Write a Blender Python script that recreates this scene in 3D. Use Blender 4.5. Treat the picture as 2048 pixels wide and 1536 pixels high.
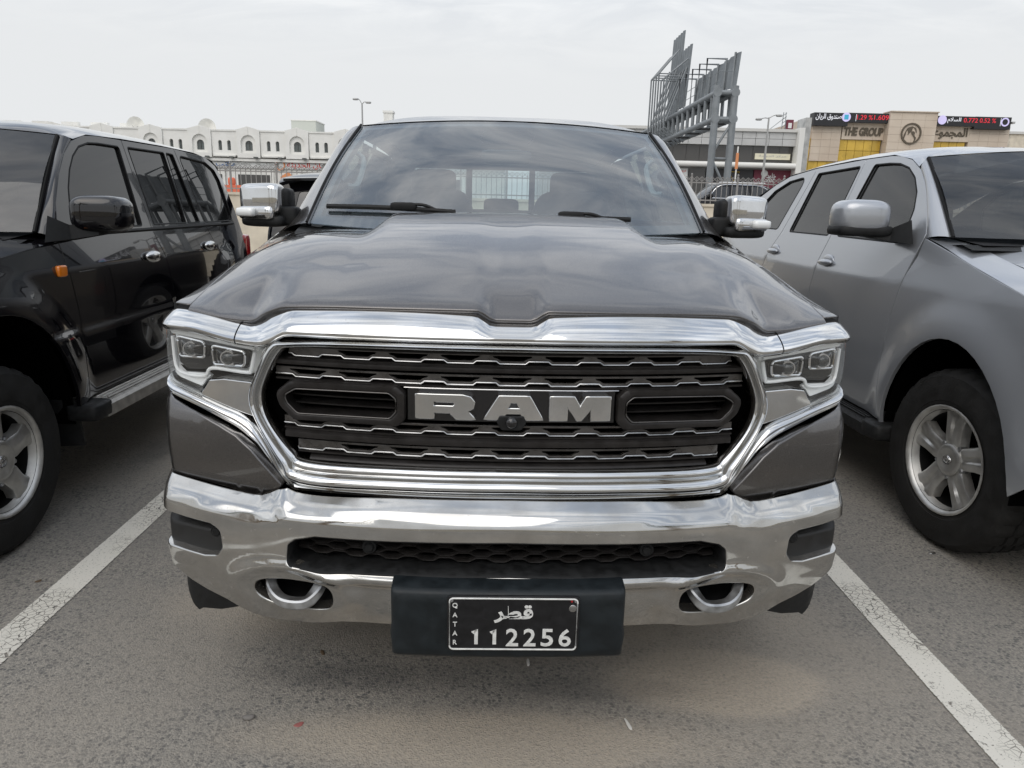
import bpy, math, random
import numpy as np
from mathutils import Vector, Matrix
from mathutils.geometry import delaunay_2d_cdt
random.seed(7)
R = math.radians
sc = bpy.context.scene
for o in list(bpy.data.objects): bpy.data.objects.remove(o)
C = sc.collection

# ------------------------------------------------------------------ camera
CAM_H, PITCH, ROLL, FPX = 1.45, R(13.75), R(1.447), 1422.0
fw = Vector((0, math.cos(PITCH), -math.sin(PITCH))); up = Vector((0, math.sin(PITCH), math.cos(PITCH))); rt = Vector((1, 0, 0))
cr_, sr_ = math.cos(ROLL), math.sin(ROLL)
camX, camY, camZ = rt*cr_ + up*sr_, up*cr_ - rt*sr_, -fw
cam = bpy.data.cameras.new('camera'); camo = bpy.data.objects.new('camera', cam); C.objects.link(camo)
camo.matrix_world = Matrix(((camX.x, camY.x, camZ.x, 0), (camX.y, camY.y, camZ.y, 0), (camX.z, camY.z, camZ.z, CAM_H), (0, 0, 0, 1)))
cam.sensor_width = 36.0; cam.lens = 36.0*FPX/2048; cam.clip_start = .05; cam.clip_end = 3000
sc.camera = camo
def at(u, v, Y):
    "world point seen at photograph pixel (u, v) at world depth Y"
    x, y = u-1024, v-768
    a, b = cr_*x + sr_*y, -sr_*x + cr_*y
    d = rt*(a/FPX) - up*(b/FPX) + fw
    return Vector((0, 0, CAM_H)) + d*(Y/d.y)

# ------------------------------------------------------------------ world: hazy bright overcast
SUN_EL, SUN_AZ = R(48), R(206)          # azimuth measured from +Y towards +X: a veiled sun behind the camera, to its left
w = bpy.data.worlds.new('World'); sc.world = w; w.use_nodes = True
nt = w.node_tree; nt.nodes.clear()
def N(t, loc=None, **kw):
    n = nt.nodes.new(t)
    for k, v in kw.items(): setattr(n, k, v)
    return n
def mathn(op, a, b=None, c=None):
    n = N('ShaderNodeMath', operation=op)
    for i, v in enumerate((a, b, c)):
        if v is None: continue
        if isinstance(v, (int, float)): n.inputs[i].default_value = v
        else: nt.links.new(v, n.inputs[i])
    return n.outputs[0]
sky = N('ShaderNodeTexSky', sky_type='NISHITA', sun_disc=False, sun_elevation=SUN_EL, sun_rotation=SUN_AZ, altitude=10, air_density=1.3, dust_density=4.0, ozone_density=1.0)
tc = N('ShaderNodeTexCoord'); sep = N('ShaderNodeSeparateXYZ'); nt.links.new(tc.outputs['Generated'], sep.inputs[0])
den = mathn('ADD', mathn('MAXIMUM', sep.outputs[2], 0.0), .22)
cx = mathn('DIVIDE', sep.outputs[0], den); cy = mathn('DIVIDE', sep.outputs[1], den)
comb = N('ShaderNodeCombineXYZ'); nt.links.new(mathn('MULTIPLY', cx, .8), comb.inputs[0]); nt.links.new(mathn('MULTIPLY', cy, 1.7), comb.inputs[1])
n1 = N('ShaderNodeTexNoise'); n1.inputs['Scale'].default_value = 2.9; n1.inputs['Detail'].default_value = 9; n1.inputs['Roughness'].default_value = .62; n1.inputs['Distortion'].default_value = .7
nt.links.new(comb.outputs[0], n1.inputs['Vector'])
ramp = N('ShaderNodeValToRGB'); ramp.color_ramp.elements[0].position = .40; ramp.color_ramp.elements[1].position = .63
nt.links.new(n1.outputs[0], ramp.inputs[0])
cloud = N('ShaderNodeMix', data_type='RGBA'); cloud.inputs[6].default_value = (3.5, 4.0, 4.8, 1); cloud.inputs[7].default_value = (8.6, 8.7, 8.8, 1)
nt.links.new(ramp.outputs[0], cloud.inputs[0])
thin = N('ShaderNodeMix', data_type='RGBA'); thin.inputs[0].default_value = .85
nt.links.new(sky.outputs[0], thin.inputs[6]); nt.links.new(cloud.outputs[2], thin.inputs[7])
# bright even haze towards the horizon
hz = N('ShaderNodeMapRange', interpolation_type='SMOOTHSTEP'); hz.inputs[1].default_value = .14; hz.inputs[2].default_value = .55; hz.inputs[3].default_value = 1; hz.inputs[4].default_value = 0
nt.links.new(sep.outputs[2], hz.inputs[0])
hmix = N('ShaderNodeMix', data_type='RGBA'); hmix.inputs[7].default_value = (4.62, 4.72, 4.80, 1)
nt.links.new(hz.outputs[0], hmix.inputs[0]); nt.links.new(thin.outputs[2], hmix.inputs[6])
bg = N('ShaderNodeBackground'); bg.inputs[1].default_value = .1
wo = N('ShaderNodeOutputWorld'); nt.links.new(hmix.outputs[2], bg.inputs[0]); nt.links.new(bg.outputs[0], wo.inputs[0])
# ------------------------------------------------------------------ sun through thin cloud
sl = bpy.data.lights.new('sun', 'SUN'); sl.energy = .55; sl.angle = R(55); sl.color = (1, .955, .89)
so = bpy.data.objects.new('sun', sl); C.objects.link(so)
sdir = Vector((math.sin(SUN_AZ)*math.cos(SUN_EL), math.cos(SUN_AZ)*math.cos(SUN_EL), math.sin(SUN_EL)))
so.rotation_euler = sdir.to_track_quat('Z', 'Y').to_euler()
vs = sc.view_settings; vs.view_transform = 'Standard'; vs.look = 'None'; vs.exposure = 0.80; vs.gamma = 1.0; vs.use_curve_mapping = False
sc.cycles.max_bounces = 8; sc.cycles.transparent_max_bounces = 12; sc.cycles.glossy_bounces = 5

# ------------------------------------------------------------------ materials
M = {}
def mat(name, col, rough=.5, metal=0.0, coat=0.0, spec=.5, emit=None, nscale=None, namt=.15, col2=None, bump=0, bscale=None, ramp=(.35, .65), crough=.03, dust=0, dustcol=(.33, .29, .24), dscale=3.0, spots=0):
    m = bpy.data.materials.new(name); m.use_nodes = True; t = m.node_tree; b = t.nodes['Principled BSDF']; L = t.links
    b.inputs['Base Color'].default_value = (*col, 1); b.inputs['Roughness'].default_value = rough; b.inputs['Metallic'].default_value = metal
    b.inputs['Coat Weight'].default_value = coat; b.inputs['Coat Roughness'].default_value = crough; b.inputs['Specular IOR Level'].default_value = spec
    co = t.nodes.new('ShaderNodeTexCoord'); colout = None
    if nscale:
        n = t.nodes.new('ShaderNodeTexNoise'); n.inputs['Scale'].default_value = nscale; n.inputs['Detail'].default_value = 6; L.new(co.outputs['Object'], n.inputs['Vector'])
        rp = t.nodes.new('ShaderNodeValToRGB'); rp.color_ramp.elements[0].position, rp.color_ramp.elements[1].position = ramp; L.new(n.outputs[0], rp.inputs[0])
        mx = t.nodes.new('ShaderNodeMix'); mx.data_type = 'RGBA'; mx.inputs[6].default_value = (*col, 1)
        c2 = col2 or tuple(min(1, c*(1+namt*3)) for c in col); mx.inputs[7].default_value = (*c2, 1)
        L.new(rp.outputs[0], mx.inputs[0]); colout = mx.outputs[2]; L.new(colout, b.inputs['Base Color'])
        ra = t.nodes.new('ShaderNodeMapRange'); ra.inputs[3].default_value = max(0, rough-namt*.3); ra.inputs[4].default_value = min(1, rough+namt*.6); L.new(rp.outputs[0], ra.inputs[0]); L.new(ra.outputs[0], b.inputs['Roughness'])
    if bump:
        n2 = t.nodes.new('ShaderNodeTexNoise'); n2.inputs['Scale'].default_value = bscale or 60; n2.inputs['Detail'].default_value = 5; L.new(co.outputs['Object'], n2.inputs['Vector'])
        bp = t.nodes.new('ShaderNodeBump'); bp.inputs['Strength'].default_value = bump; bp.inputs['Distance'].default_value = .01; L.new(n2.outputs[0], bp.inputs['Height']); L.new(bp.outputs[0], b.inputs['Normal'])
    if dust:   # a film of dry dust with a patchy outline
        n3 = t.nodes.new('ShaderNodeTexNoise'); n3.inputs['Scale'].default_value = dscale; n3.inputs['Detail'].default_value = 9; n3.inputs['Roughness'].default_value = .65; L.new(co.outputs['Object'], n3.inputs['Vector'])
        r3 = t.nodes.new('ShaderNodeMapRange'); r3.inputs[1].default_value = .3; r3.inputs[2].default_value = .75; r3.inputs[3].default_value = dust*.25; r3.inputs[4].default_value = dust; L.new(n3.outputs[0], r3.inputs[0])
        df = t.nodes.new('ShaderNodeBsdfDiffuse'); df.inputs[0].default_value = (*dustcol, 1)
        ms = t.nodes.new('ShaderNodeMixShader'); L.new(r3.outputs[0], ms.inputs[0]); L.new(b.outputs[0], ms.inputs[1]); L.new(df.outputs[0], ms.inputs[2]); L.new(ms.outputs[0], t.nodes['Material Output'].inputs[0])
    if spots:   # dried splashes and fly specks
        n4 = t.nodes.new('ShaderNodeTexNoise'); n4.inputs['Scale'].default_value = 85; n4.inputs['Detail'].default_value = 3; n4.inputs['Roughness'].default_value = .6; L.new(co.outputs['Object'], n4.inputs['Vector'])
        r4 = t.nodes.new('ShaderNodeMapRange'); r4.inputs[1].default_value = .66; r4.inputs[2].default_value = .72; r4.inputs[3].default_value = 0; r4.inputs[4].default_value = spots; L.new(n4.outputs[0], r4.inputs[0])
        d4 = t.nodes.new('ShaderNodeBsdfDiffuse'); d4.inputs[0].default_value = (.42, .40, .36, 1); m4 = t.nodes.new('ShaderNodeMixShader'); ol = t.nodes['Material Output'].inputs[0]; src = ol.links[0].from_socket
        L.new(r4.outputs[0], m4.inputs[0]); L.new(src, m4.inputs[1]); L.new(d4.outputs[0], m4.inputs[2]); L.new(m4.outputs[0], ol)
    if emit:
        b.inputs['Emission Color'].default_value = (*emit[:3], 1); b.inputs['Emission Strength'].default_value = emit[3]
    M[name] = m; return m
def glass(name, tint, refl=1.0, ior=1.5, rough=0.0, haze=0, hazecol=(.5, .5, .48)):
    m = bpy.data.materials.new(name); m.use_nodes = True; t = m.node_tree; t.nodes.clear(); L = t.links
    out = t.nodes.new('ShaderNodeOutputMaterial'); tr = t.nodes.new('ShaderNodeBsdfTransparent'); tr.inputs[0].default_value = (*tint, 1)
    gl = t.nodes.new('ShaderNodeBsdfGlossy'); gl.inputs['Roughness'].default_value = rough; gl.inputs[0].default_value = (refl, refl, refl, 1)
    lw = t.nodes.new('ShaderNodeLayerWeight'); lw.inputs[0].default_value = .5; f0 = 1.7*((ior-1)/(ior+1))**2      # both faces of the pane
    pw = t.nodes.new('ShaderNodeMath'); pw.operation = 'POWER'; L.new(lw.outputs['Facing'], pw.inputs[0]); pw.inputs[1].default_value = 5
    fr = t.nodes.new('ShaderNodeMath'); fr.operation = 'MULTIPLY_ADD'; L.new(pw.outputs[0], fr.inputs[0]); fr.inputs[1].default_value = 1-f0; fr.inputs[2].default_value = f0
    mx = t.nodes.new('ShaderNodeMixShader'); L.new(fr.outputs[0], mx.inputs[0]); L.new(tr.outputs[0], mx.inputs[1]); L.new(gl.outputs[0], mx.inputs[2]); last = mx.outputs[0]
    if haze:
        co = t.nodes.new('ShaderNodeTexCoord'); n = t.nodes.new('ShaderNodeTexNoise'); n.inputs['Scale'].default_value = 6; n.inputs['Detail'].default_value = 8; L.new(co.outputs['Object'], n.inputs['Vector'])
        mr = t.nodes.new('ShaderNodeMapRange'); mr.inputs[1].default_value = .3; mr.inputs[2].default_value = .8; mr.inputs[3].default_value = haze*.5; mr.inputs[4].default_value = haze*1.5; L.new(n.outputs[0], mr.inputs[0])
        df = t.nodes.new('ShaderNodeBsdfDiffuse'); df.inputs[0].default_value = (*hazecol, 1); m2 = t.nodes.new('ShaderNodeMixShader'); L.new(mr.outputs[0], m2.inputs[0]); L.new(last, m2.inputs[1]); L.new(df.outputs[0], m2.inputs[2]); last = m2.outputs[0]
    L.new(last, out.inputs[0]); M[name] = m; return m

mat('truck_paint', (.098, .094, .094), .27, .95, coat=1, nscale=900, namt=.12, crough=.02, dust=.02, dscale=5, spots=.12)
mat('black_paint', (.0025, .0025, .004), .08, .0, spec=.2, coat=1, crough=.012, dust=.006, dscale=3)
mat('silver_paint', (.375, .392, .42), .28, .55, coat=1, crough=.015, dust=.02, dscale=3)
mat('far_black_paint', (.003, .003, .004), .1, 0, spec=.1, coat=.6)
mat('white_paint', (.7, .7, .7), .3, 0, coat=1)
mat('chrome', (.68, .69, .70), .05, 1, nscale=7, namt=.03, col2=(.60, .60, .59), dust=.07, dscale=14, dustcol=(.36, .33, .29), spots=.25)
mat('bumper_chrome', (.56, .56, .55), .075, 1, nscale=14, namt=.10, col2=(.47, .465, .45), dust=.20, dscale=11, dustcol=(.30, .28, .25), spots=.35)
mat('satin_chrome', (.38, .38, .38), .22, 1, nscale=20, namt=.1)
mat('dark_satin', (.013, .012, .012), .34, .25, spec=.35, nscale=30, namt=.2, dust=.035, dscale=16, dustcol=(.26, .22, .18))
mat('grille_metal', (.075, .073, .073), .30, .8, nscale=30, namt=.2, dust=.12, dscale=18)
mat('black_plastic', (.009, .0095, .010), .50, 0, spec=.22, nscale=40, namt=.25, bump=.06, bscale=500, dust=.012, dscale=9)
mat('bracket_plastic', (.008, .011, .013), .42, 0, spec=.3, nscale=25, namt=.2, bump=.05, bscale=400, dust=.01, dscale=20)
mat('fog_plastic', (.013, .0135, .014), .45, 0, spec=.3, nscale=30, namt=.2, dust=.03)
mat('gloss_black', (.006, .006, .007), .12, 0, coat=.6)
mat('void_black', (.002, .002, .002), .9, spec=.0)
mat('seal_black', (.006, .006, .006), .55, spec=.2)
mat('rubber', (.010, .010, .010), .7, 0, spec=.2, nscale=18, namt=.3, bump=.15, bscale=160, dust=.06, dscale=6, dustcol=(.15, .135, .115))
mat('alloy', (.42, .42, .41), .36, .85, nscale=12, namt=.2, dust=.18, dscale=9)
mat('steel', (.30, .31, .32), .35, .9, nscale=30, namt=.25, dust=.1)
mat('plate_black', (.006, .006, .007), .35, nscale=40, namt=.2)
mat('plate_white', (.60, .60, .58), .5, nscale=60, namt=.1)
mat('amber', (.75, .20, .01), .12, coat=1)
mat('red_lens', (.35, .01, .012), .12, coat=1)
mat('drl', (.86, .87, .87), .3, .0, coat=1)
mat('lamp_silver', (.80, .81, .80), .35, .1)
mat('reflector', (.75, .75, .76), .06, 1)
mat('seat', (.020, .020, .023), .6, spec=.25, nscale=25, namt=.2)
mat('dash', (.012, .012, .013), .7, spec=.2)
mat('trim_light', (.42, .43, .42), .7)
mat('board_alu', (.33, .32, .30), .42, .7, nscale=20, namt=.2, dust=.2)
glass('windshield_glass', (.60, .70, .72), 1.0, 2.05, haze=.045, hazecol=(.40, .5, .56))
glass('dark_glass', (.035, .037, .04), 1.0, 1.55, haze=.06, hazecol=(.20, .20, .20))
glass('tint_glass', (.10, .105, .11), 1.0, 1.55, haze=.05, hazecol=(.30, .30, .30))
glass('suv_windshield', (.20, .23, .25), 1.0, 1.55, haze=.05, hazecol=(.30, .32, .34))
glass('lamp_glass', (.96, .97, .97), 1.0, 1.4, haze=.03, hazecol=(.6, .6, .57))
glass('rear_glass', (.75, .82, .80), 1.0, 1.4)

# ------------------------------------------------------------------ geometry helpers
def link(name, me, m, parent=None):
    o = bpy.data.objects.new(name, me); C.objects.link(o)
    if m is not None: me.materials.append(M[m] if isinstance(m, str) else m)
    if parent is not None: o.parent = parent
    return o
def mesh(name, v, f, m, parent=None, smooth=True, sharp=34, nor=None):
    me = bpy.data.meshes.new(name); me.from_pydata([tuple(p) for p in v], [], f); me.update()
    if smooth:
        me.shade_smooth()
        if nor is not None: me.normals_split_custom_set_from_vertices([tuple(n) for n in nor])
        else: me.set_sharp_from_angle(angle=R(sharp))
    return link(name, me, m, parent)
def empty(name, loc=(0, 0, 0), rz=0, label=None, cat=None, group=None):
    o = bpy.data.objects.new(name, None); C.objects.link(o); o.location = loc; o.rotation_euler = (0, 0, rz); o.empty_display_size = .2
    return tag(o, label, cat, group)
def tag(o, label=None, cat=None, group=None, kind=None):
    for k, v in (('label', label), ('category', cat), ('group', group), ('kind', kind)):
        if v: o[k] = v
    return o
def interp(tab):
    xs = [a for a, b in tab]; ys = [b for a, b in tab]
    n = len(xs); h = [xs[i+1]-xs[i] for i in range(n-1)]; d = [(ys[i+1]-ys[i])/h[i] for i in range(n-1)]
    mm = [d[0]]+[0 if d[i-1]*d[i] <= 0 else 2*d[i-1]*d[i]/(d[i-1]+d[i]) for i in range(1, n-1)]+[d[-1]]
    def f(x):
        if x <= xs[0]: return ys[0]
        if x >= xs[-1]: return ys[-1]
        i = 0
        while x > xs[i+1]: i += 1
        t = (x-xs[i])/h[i]; a = t*t*(3-2*t)
        return ys[i]*(1-a) + ys[i+1]*a + h[i]*(mm[i]*t*(1-t)**2 - mm[i+1]*t*t*(1-t))
    return f
def sstep(a, b, x):
    t = min(1, max(0, (x-a)/(b-a))); return t*t*(3-2*t)
def dens(poly, step, closed=True):
    out = []; n = len(poly)
    for i in range(n if closed else n-1):
        a, b = poly[i], poly[(i+1) % n]; d = math.dist(a, b); k = max(1, math.ceil(d/step))
        out += [tuple(a[j]+(b[j]-a[j])*q/k for j in range(len(a))) for q in range(k)]
    if not closed: out.append(tuple(poly[-1]))
    return out
def rnd(poly, r, seg=4):
    "closed 2D polygon with rounded corners; r a number or one radius for each corner"
    out = []; n = len(poly)
    for i in range(n):
        p0, p, p1 = (Vector(poly[k]) for k in (i-1, i, (i+1) % n)); rr = r[i] if isinstance(r, (list, tuple)) else r
        a, b = p0-p, p1-p; la, lb = a.length, b.length
        if rr <= 0 or la < 1e-9 or lb < 1e-9: out.append(tuple(p)); continue
        ang = a.angle(b, math.pi); d = min(rr/max(1e-6, math.tan(ang/2)), la*.49, lb*.49)
        s, e = p+a/la*d, p+b/lb*d
        for q in range(seg+1):
            t = q/seg; out.append(tuple(s*(1-t)**2 + p*2*t*(1-t) + e*t*t))
    return out
def crs(pts, k=6, closed=False):
    "Catmull-Rom through points of any dimension"
    P = [np.array(p, float) for p in pts]; n = len(P); out = []
    for i in range(n if closed else n-1):
        p1, p2 = P[i], P[(i+1) % n]
        p0 = P[i-1] if (closed or i > 0) else 2*p1-p2
        p3 = P[(i+2) % n] if (closed or i+2 < n) else 2*p2-p1
        for q in range(k):
            t = q/k; out.append(tuple(.5*((2*p1)+(-p0+p2)*t+(2*p0-5*p1+4*p2-p3)*t*t+(-p0+3*p1-3*p2+p3)*t**3)))
    if not closed: out.append(tuple(P[-1]))
    return out
def mir(pts): return [(-p[0],)+tuple(p[1:]) for p in pts]
def sym(half):
    "closed symmetric outline from a half outline with x >= 0, top to bottom"
    return [p for p in half] + [(-p[0], p[1]) for p in reversed(half) if abs(p[0]) > 1e-6]
def inside(P, loops):
    c = np.zeros(len(P), bool)
    for L in loops:
        A = np.array(L); B = np.roll(A, -1, 0)
        for (x0, y0), (x1, y1) in zip(A, B):
            if y0 == y1: continue
            k = ((y0 > P[:, 1]) != (y1 > P[:, 1])) & (P[:, 0] < (x1-x0)*(P[:, 1]-y0)/(y1-y0)+x0)
            c ^= k
    return c
def area(L): return .5*sum(L[i-1][0]*L[i][1]-L[i][0]*L[i-1][1] for i in range(len(L)))
def panel(name, poly, mapf, ref, m, parent, holes=(), res=.05, depth=.02, rim=.003, step=None):
    "sheet-metal panel: outline and holes in a 2D parameter plane, lifted by mapf, with a rolled edge"
    st = step or res*.6
    loops = [dens(list(poly), st)] + [dens(list(h), st) for h in holes]
    pts, edges = [], []
    for L in loops:
        k = len(pts); n = len(L); pts += [(p[0], p[1]) for p in L]; edges += [(k+i, k+(i+1) % n) for i in range(n)]
    A = np.array(pts); lo, hi = A.min(0), A.max(0)
    gx, gy = np.meshgrid(np.arange(lo[0]+res/2, hi[0], res), np.arange(lo[1]+res/2, hi[1], res)); G = np.stack([gx.ravel(), gy.ravel()], 1)
    if len(G):
        G = G[inside(G, loops)]
    if len(G):
        d = np.full(len(G), 9.0)
        for q in range(0, len(A), 200): d = np.minimum(d, np.sqrt(((G[:, None]-A[None, q:q+200])**2).sum(2)).min(1))
        G = G[d > st*.5]
    allp = [Vector(p) for p in pts] + [Vector((float(a), float(b))) for a, b in G]
    v2, e2, f2 = delaunay_2d_cdt(allp, edges, [], 0, 1e-7)[:3]
    cen = np.array([[sum(v2[i][0] for i in f)/3, sum(v2[i][1] for i in f)/3] for f in f2]); keep = inside(cen, loops)
    e = 1e-3
    def pn(u, v):
        p = Vector(mapf(u, v)); a = Vector(mapf(u+e, v))-Vector(mapf(u-e, v)); b = Vector(mapf(u, v+e))-Vector(mapf(u, v-e))
        n = a.cross(b)
        if n.length < 1e-12: n = Vector(ref)
        n.normalize()
        if n.dot(Vector(ref)) < 0: n = -n
        return p, n
    V, NO, F = [], [], []
    for q in v2:
        p, n = pn(q[0], q[1]); V.append(p); NO.append(n)
    for f, k in zip(f2, keep):
        if not k: continue
        a, b, c = (V[i] for i in f)
        nn = (b-a).cross(c-a)
        F.append(tuple(f) if nn.dot(NO[f[0]]) >= 0 else tuple(reversed(f)))
    if depth:
        for li, L in enumerate(loops):
            n = len(L); s = 1 if (area(L) > 0) == (li == 0) else -1
            base = len(V); rings = []
            for i in range(n):
                p0, p, p1 = (np.array(L[k]) for k in (i-1, i, (i+1) % n))
                d0, d1 = p-p0, p1-p; d0 = d0/(np.linalg.norm(d0)+1e-12); d1 = d1/(np.linalg.norm(d1)+1e-12); dd = d0+d1
                if np.linalg.norm(dd) < .2: dd = d1
                dd /= np.linalg.norm(dd); o2 = np.array([dd[1], -dd[0]])*s
                P, nn = pn(*p); t = Vector(mapf(*(p+o2*e)))-P; t = t-nn*t.dot(nn)
                t = t.normalized() if t.length > 1e-9 else nn.orthogonal()
                rings.append(((P, nn), (P+t*rim*.7-nn*rim*.3, (nn+t).normalized()), (P+t*rim-nn*rim, t), (P+t*rim*.9-nn*depth, t)))
            for r in rings:
                for P, nn in r: V.append(P); NO.append(nn)
            for i in range(n):
                j = (i+1) % n
                for k in range(3):
                    q = (base+4*i+k, base+4*i+k+1, base+4*j+k+1, base+4*j+k)
                    nn = (V[q[1]]-V[q[0]]).cross(V[q[3]]-V[q[0]])
                    F.append(q if nn.dot(NO[q[1]]) >= 0 else q[::-1])
    return mesh(name, V, F, m, parent, nor=NO)
def grid(name, rows, m, parent=None, cu=False, cv=False, ref=None, sharp=34, flip=False, cap=False):
    "quad sheet through rows of equal length; cu closes each row, cv closes the stack of rows"
    nr, nc = len(rows), len(rows[0]); V = [tuple(p) for r in rows for p in r]; F = []
    for i in range(nr if cv else nr-1):
        for j in range(nc if cu else nc-1):
            a, b, c, d = i*nc+j, i*nc+(j+1) % nc, ((i+1) % nr)*nc+(j+1) % nc, ((i+1) % nr)*nc+j
            F.append((a, b, c, d))
    if cap and cu: F += [tuple(range(nc))[::-1], tuple((nr-1)*nc+j for j in range(nc))]
    if ref is not None:
        k = len(F)//2; f = F[k]; a, b, c = (Vector(V[f[i]]) for i in (0, 1, 2)); flip = (b-a).cross(c-a).dot(Vector(ref)) < 0
    if flip: F = [f[::-1] for f in F]
    return mesh(name, V, F, m, parent, sharp=sharp)
def thick(name, rows, t, m, parent=None, off=(0, 0, 1), sharp=34):
    "closed sheet of thickness t"
    o = Vector(off)*t; A = [[Vector(p) for p in r] for r in rows]; nc = len(A[0])
    loop_rows = [r + [p-o for p in reversed(r)] for r in A]
    return grid(name, loop_rows, m, parent, cu=True, cap=True, sharp=sharp)
def tube(name, pts, r, m, parent=None, seg=8, closed=False, prof=None, upv=(0, 0, 1)):
    "sweep a circle, or a closed 2D profile, along a path"
    P = [Vector(p) for p in pts]; n = len(P); rows = []; prof = prof or [(math.cos(2*math.pi*k/seg), math.sin(2*math.pi*k/seg)) for k in range(seg)]
    for i in range(n):
        d = (P[(i+1) % n]-P[i-1]) if closed else (P[min(i+1, n-1)]-P[max(i-1, 0)])
        d.normalize(); s = d.cross(Vector(upv))
        if s.length < 1e-4: s = d.cross(Vector((1, 0, 0)))
        s.normalize(); u = s.cross(d); rr = r[i] if isinstance(r, (list, tuple)) else r
        rows.append([P[i]+s*(a*rr)+u*(b*rr) for a, b in prof])
    return grid(name, rows, m, parent, cu=True, cv=closed, cap=not closed)
def boxv(c, h, bev=0):
    x, y, z = h; b = min(bev, x, y, z)
    V = []; 
    return [(c[0]+sx*x, c[1]+sy*y, c[2]+sz*z) for sx in (-1, 1) for sy in (-1, 1) for sz in (-1, 1)], [(0, 1, 3, 2), (4, 6, 7, 5), (0, 4, 5, 1), (2, 3, 7, 6), (0, 2, 6, 4), (1, 5, 7, 3)]
def box(name, c, h, m, parent=None, bev=0):
    if bev:
        b = bev; x, y, z = h; rows = []
        for dz, k in ((-z, b), (-z+b, 0), (z-b, 0), (z, b)):
            ring = []
            for sx, sy in ((1, 1), (-1, 1), (-1, -1), (1, -1)):
                X, Y = (x-k), (y-k)
                pa = (sx*X, sy*(Y-b)); pb = (sx*(X-b), sy*Y)
                for q in ((pa, pb) if sx*sy > 0 else (pb, pa)): ring.append((c[0]+q[0], c[1]+q[1], c[2]+dz))
            rows.append(ring)
        return grid(name, rows, m, parent, cu=True, cap=True, sharp=60 if b < .004 else 50)
    v, f = boxv(c, h); return mesh(name, v, f, m, parent, smooth=False)
def boxes(name, lst, m, parent=None):
    V, F = [], []
    for c, h in lst:
        v, f = boxv(c, h); k = len(V); V += v; F += [tuple(i+k for i in q) for q in f]
    return mesh(name, V, F, m, parent, smooth=False)
def span(name, x0, x1, y0, y1, z0, z1, m, parent=None, bev=0):
    return box(name, ((x0+x1)/2, (y0+y1)/2, (z0+z1)/2), (abs(x1-x0)/2, abs(y1-y0)/2, abs(z1-z0)/2), m, parent, bev)
def spow(a, e): return math.copysign(abs(a)**e, a)
def sell(name, c, h, m, parent=None, e1=.5, e2=.5, nu=32, nv=16, warp=None, v0=-1, v1=1):
    rows = []
    for i in range(nv+1):
        ph = math.pi/2*(v0+(v1-v0)*i/nv); ring = []
        for j in range(nu):
            th = 2*math.pi*j/nu
            p = Vector((h[0]*spow(math.cos(ph), e1)*spow(math.cos(th), e2), h[1]*spow(math.cos(ph), e1)*spow(math.sin(th), e2), h[2]*spow(math.sin(ph), e1)))
            if warp: p = Vector(warp(p))
            ring.append(Vector(c)+p)
        rows.append(ring)
    return grid(name, rows, m, parent, cu=True, cap=True, sharp=60)
def lathe(name, prof, m, parent=None, axis='x', c=(0, 0, 0), seg=48, sharp=34, sgn=1, cap=True):
    "prof: (radius, along) pairs, along the outward axis"
    rows = []
    for r, a in prof:
        ring = []
        for k in range(seg):
            t = 2*math.pi*k/seg; p = {'x': (sgn*a, r*math.cos(t), r*math.sin(t)), 'y': (r*math.cos(t), a, r*math.sin(t)), 'z': (r*math.cos(t), r*math.sin(t), a)}[axis]
            ring.append((c[0]+p[0], c[1]+p[1], c[2]+p[2]))
        rows.append(ring)
    return grid(name, rows, m, parent, cu=True, sharp=sharp, cap=cap)
def text(name, body, h, m, parent=None, loc=(0, 0, 0), width=None, ext=.004, rot=(R(90), 0, 0), off=0.0, align='CENTER', shear=0):
    cu = bpy.data.curves.new(name, 'FONT'); cu.body = body; cu.extrude = 0; cu.offset = off; cu.align_x = 'LEFT'; cu.resolution_u = 3; cu.shear = shear
    t = bpy.data.objects.new(name, cu); C.objects.link(t); dg = bpy.context.evaluated_depsgraph_get()
    me = bpy.data.meshes.new_from_object(t.evaluated_get(dg)); bpy.data.objects.remove(t)
    co = np.array([v.co[:2] for v in me.vertices]); lo, hi = co.min(0), co.max(0); s = h/(hi[1]-lo[1]); sx = (width/(hi[0]-lo[0])) if width else s
    polys = [tuple(p.vertices) for p in me.polygons]; bpy.data.meshes.remove(me)
    mid = (lo+hi)/2; n = len(co)
    V = [((x-mid[0])*sx, (y-mid[1])*s, 0) for x, y in co] + [((x-mid[0])*sx, (y-mid[1])*s, -ext) for x, y in co]
    cnt = {}
    for p in polys:
        for i in range(len(p)):
            e = (p[i], p[(i+1) % len(p)]); cnt[e] = 1
    F = [p for p in polys] + [(a, a+n, b+n, b) for (a, b) in cnt if (b, a) not in cnt]
    o = mesh(name, V, F, m, parent, smooth=False); o.location = loc; o.rotation_euler = rot
    return o
ARAB = dict(zip('ابةتثجحخدرزسشصضطظعغفقكلمنهوىي', (0xFE8D, 0xFE8F, 0xFE93, 0xFE95, 0xFE99, 0xFE9D, 0xFEA1, 0xFEA5, 0xFEA9, 0xFEAD, 0xFEAF, 0xFEB1, 0xFEB5, 0xFEB9, 0xFEBD, 0xFEC1, 0xFEC5, 0xFEC9, 0xFECD, 0xFED1, 0xFED5, 0xFED9, 0xFEDD, 0xFEE1, 0xFEE5, 0xFEE9, 0xFEED, 0xFEEF, 0xFEF1)))
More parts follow.
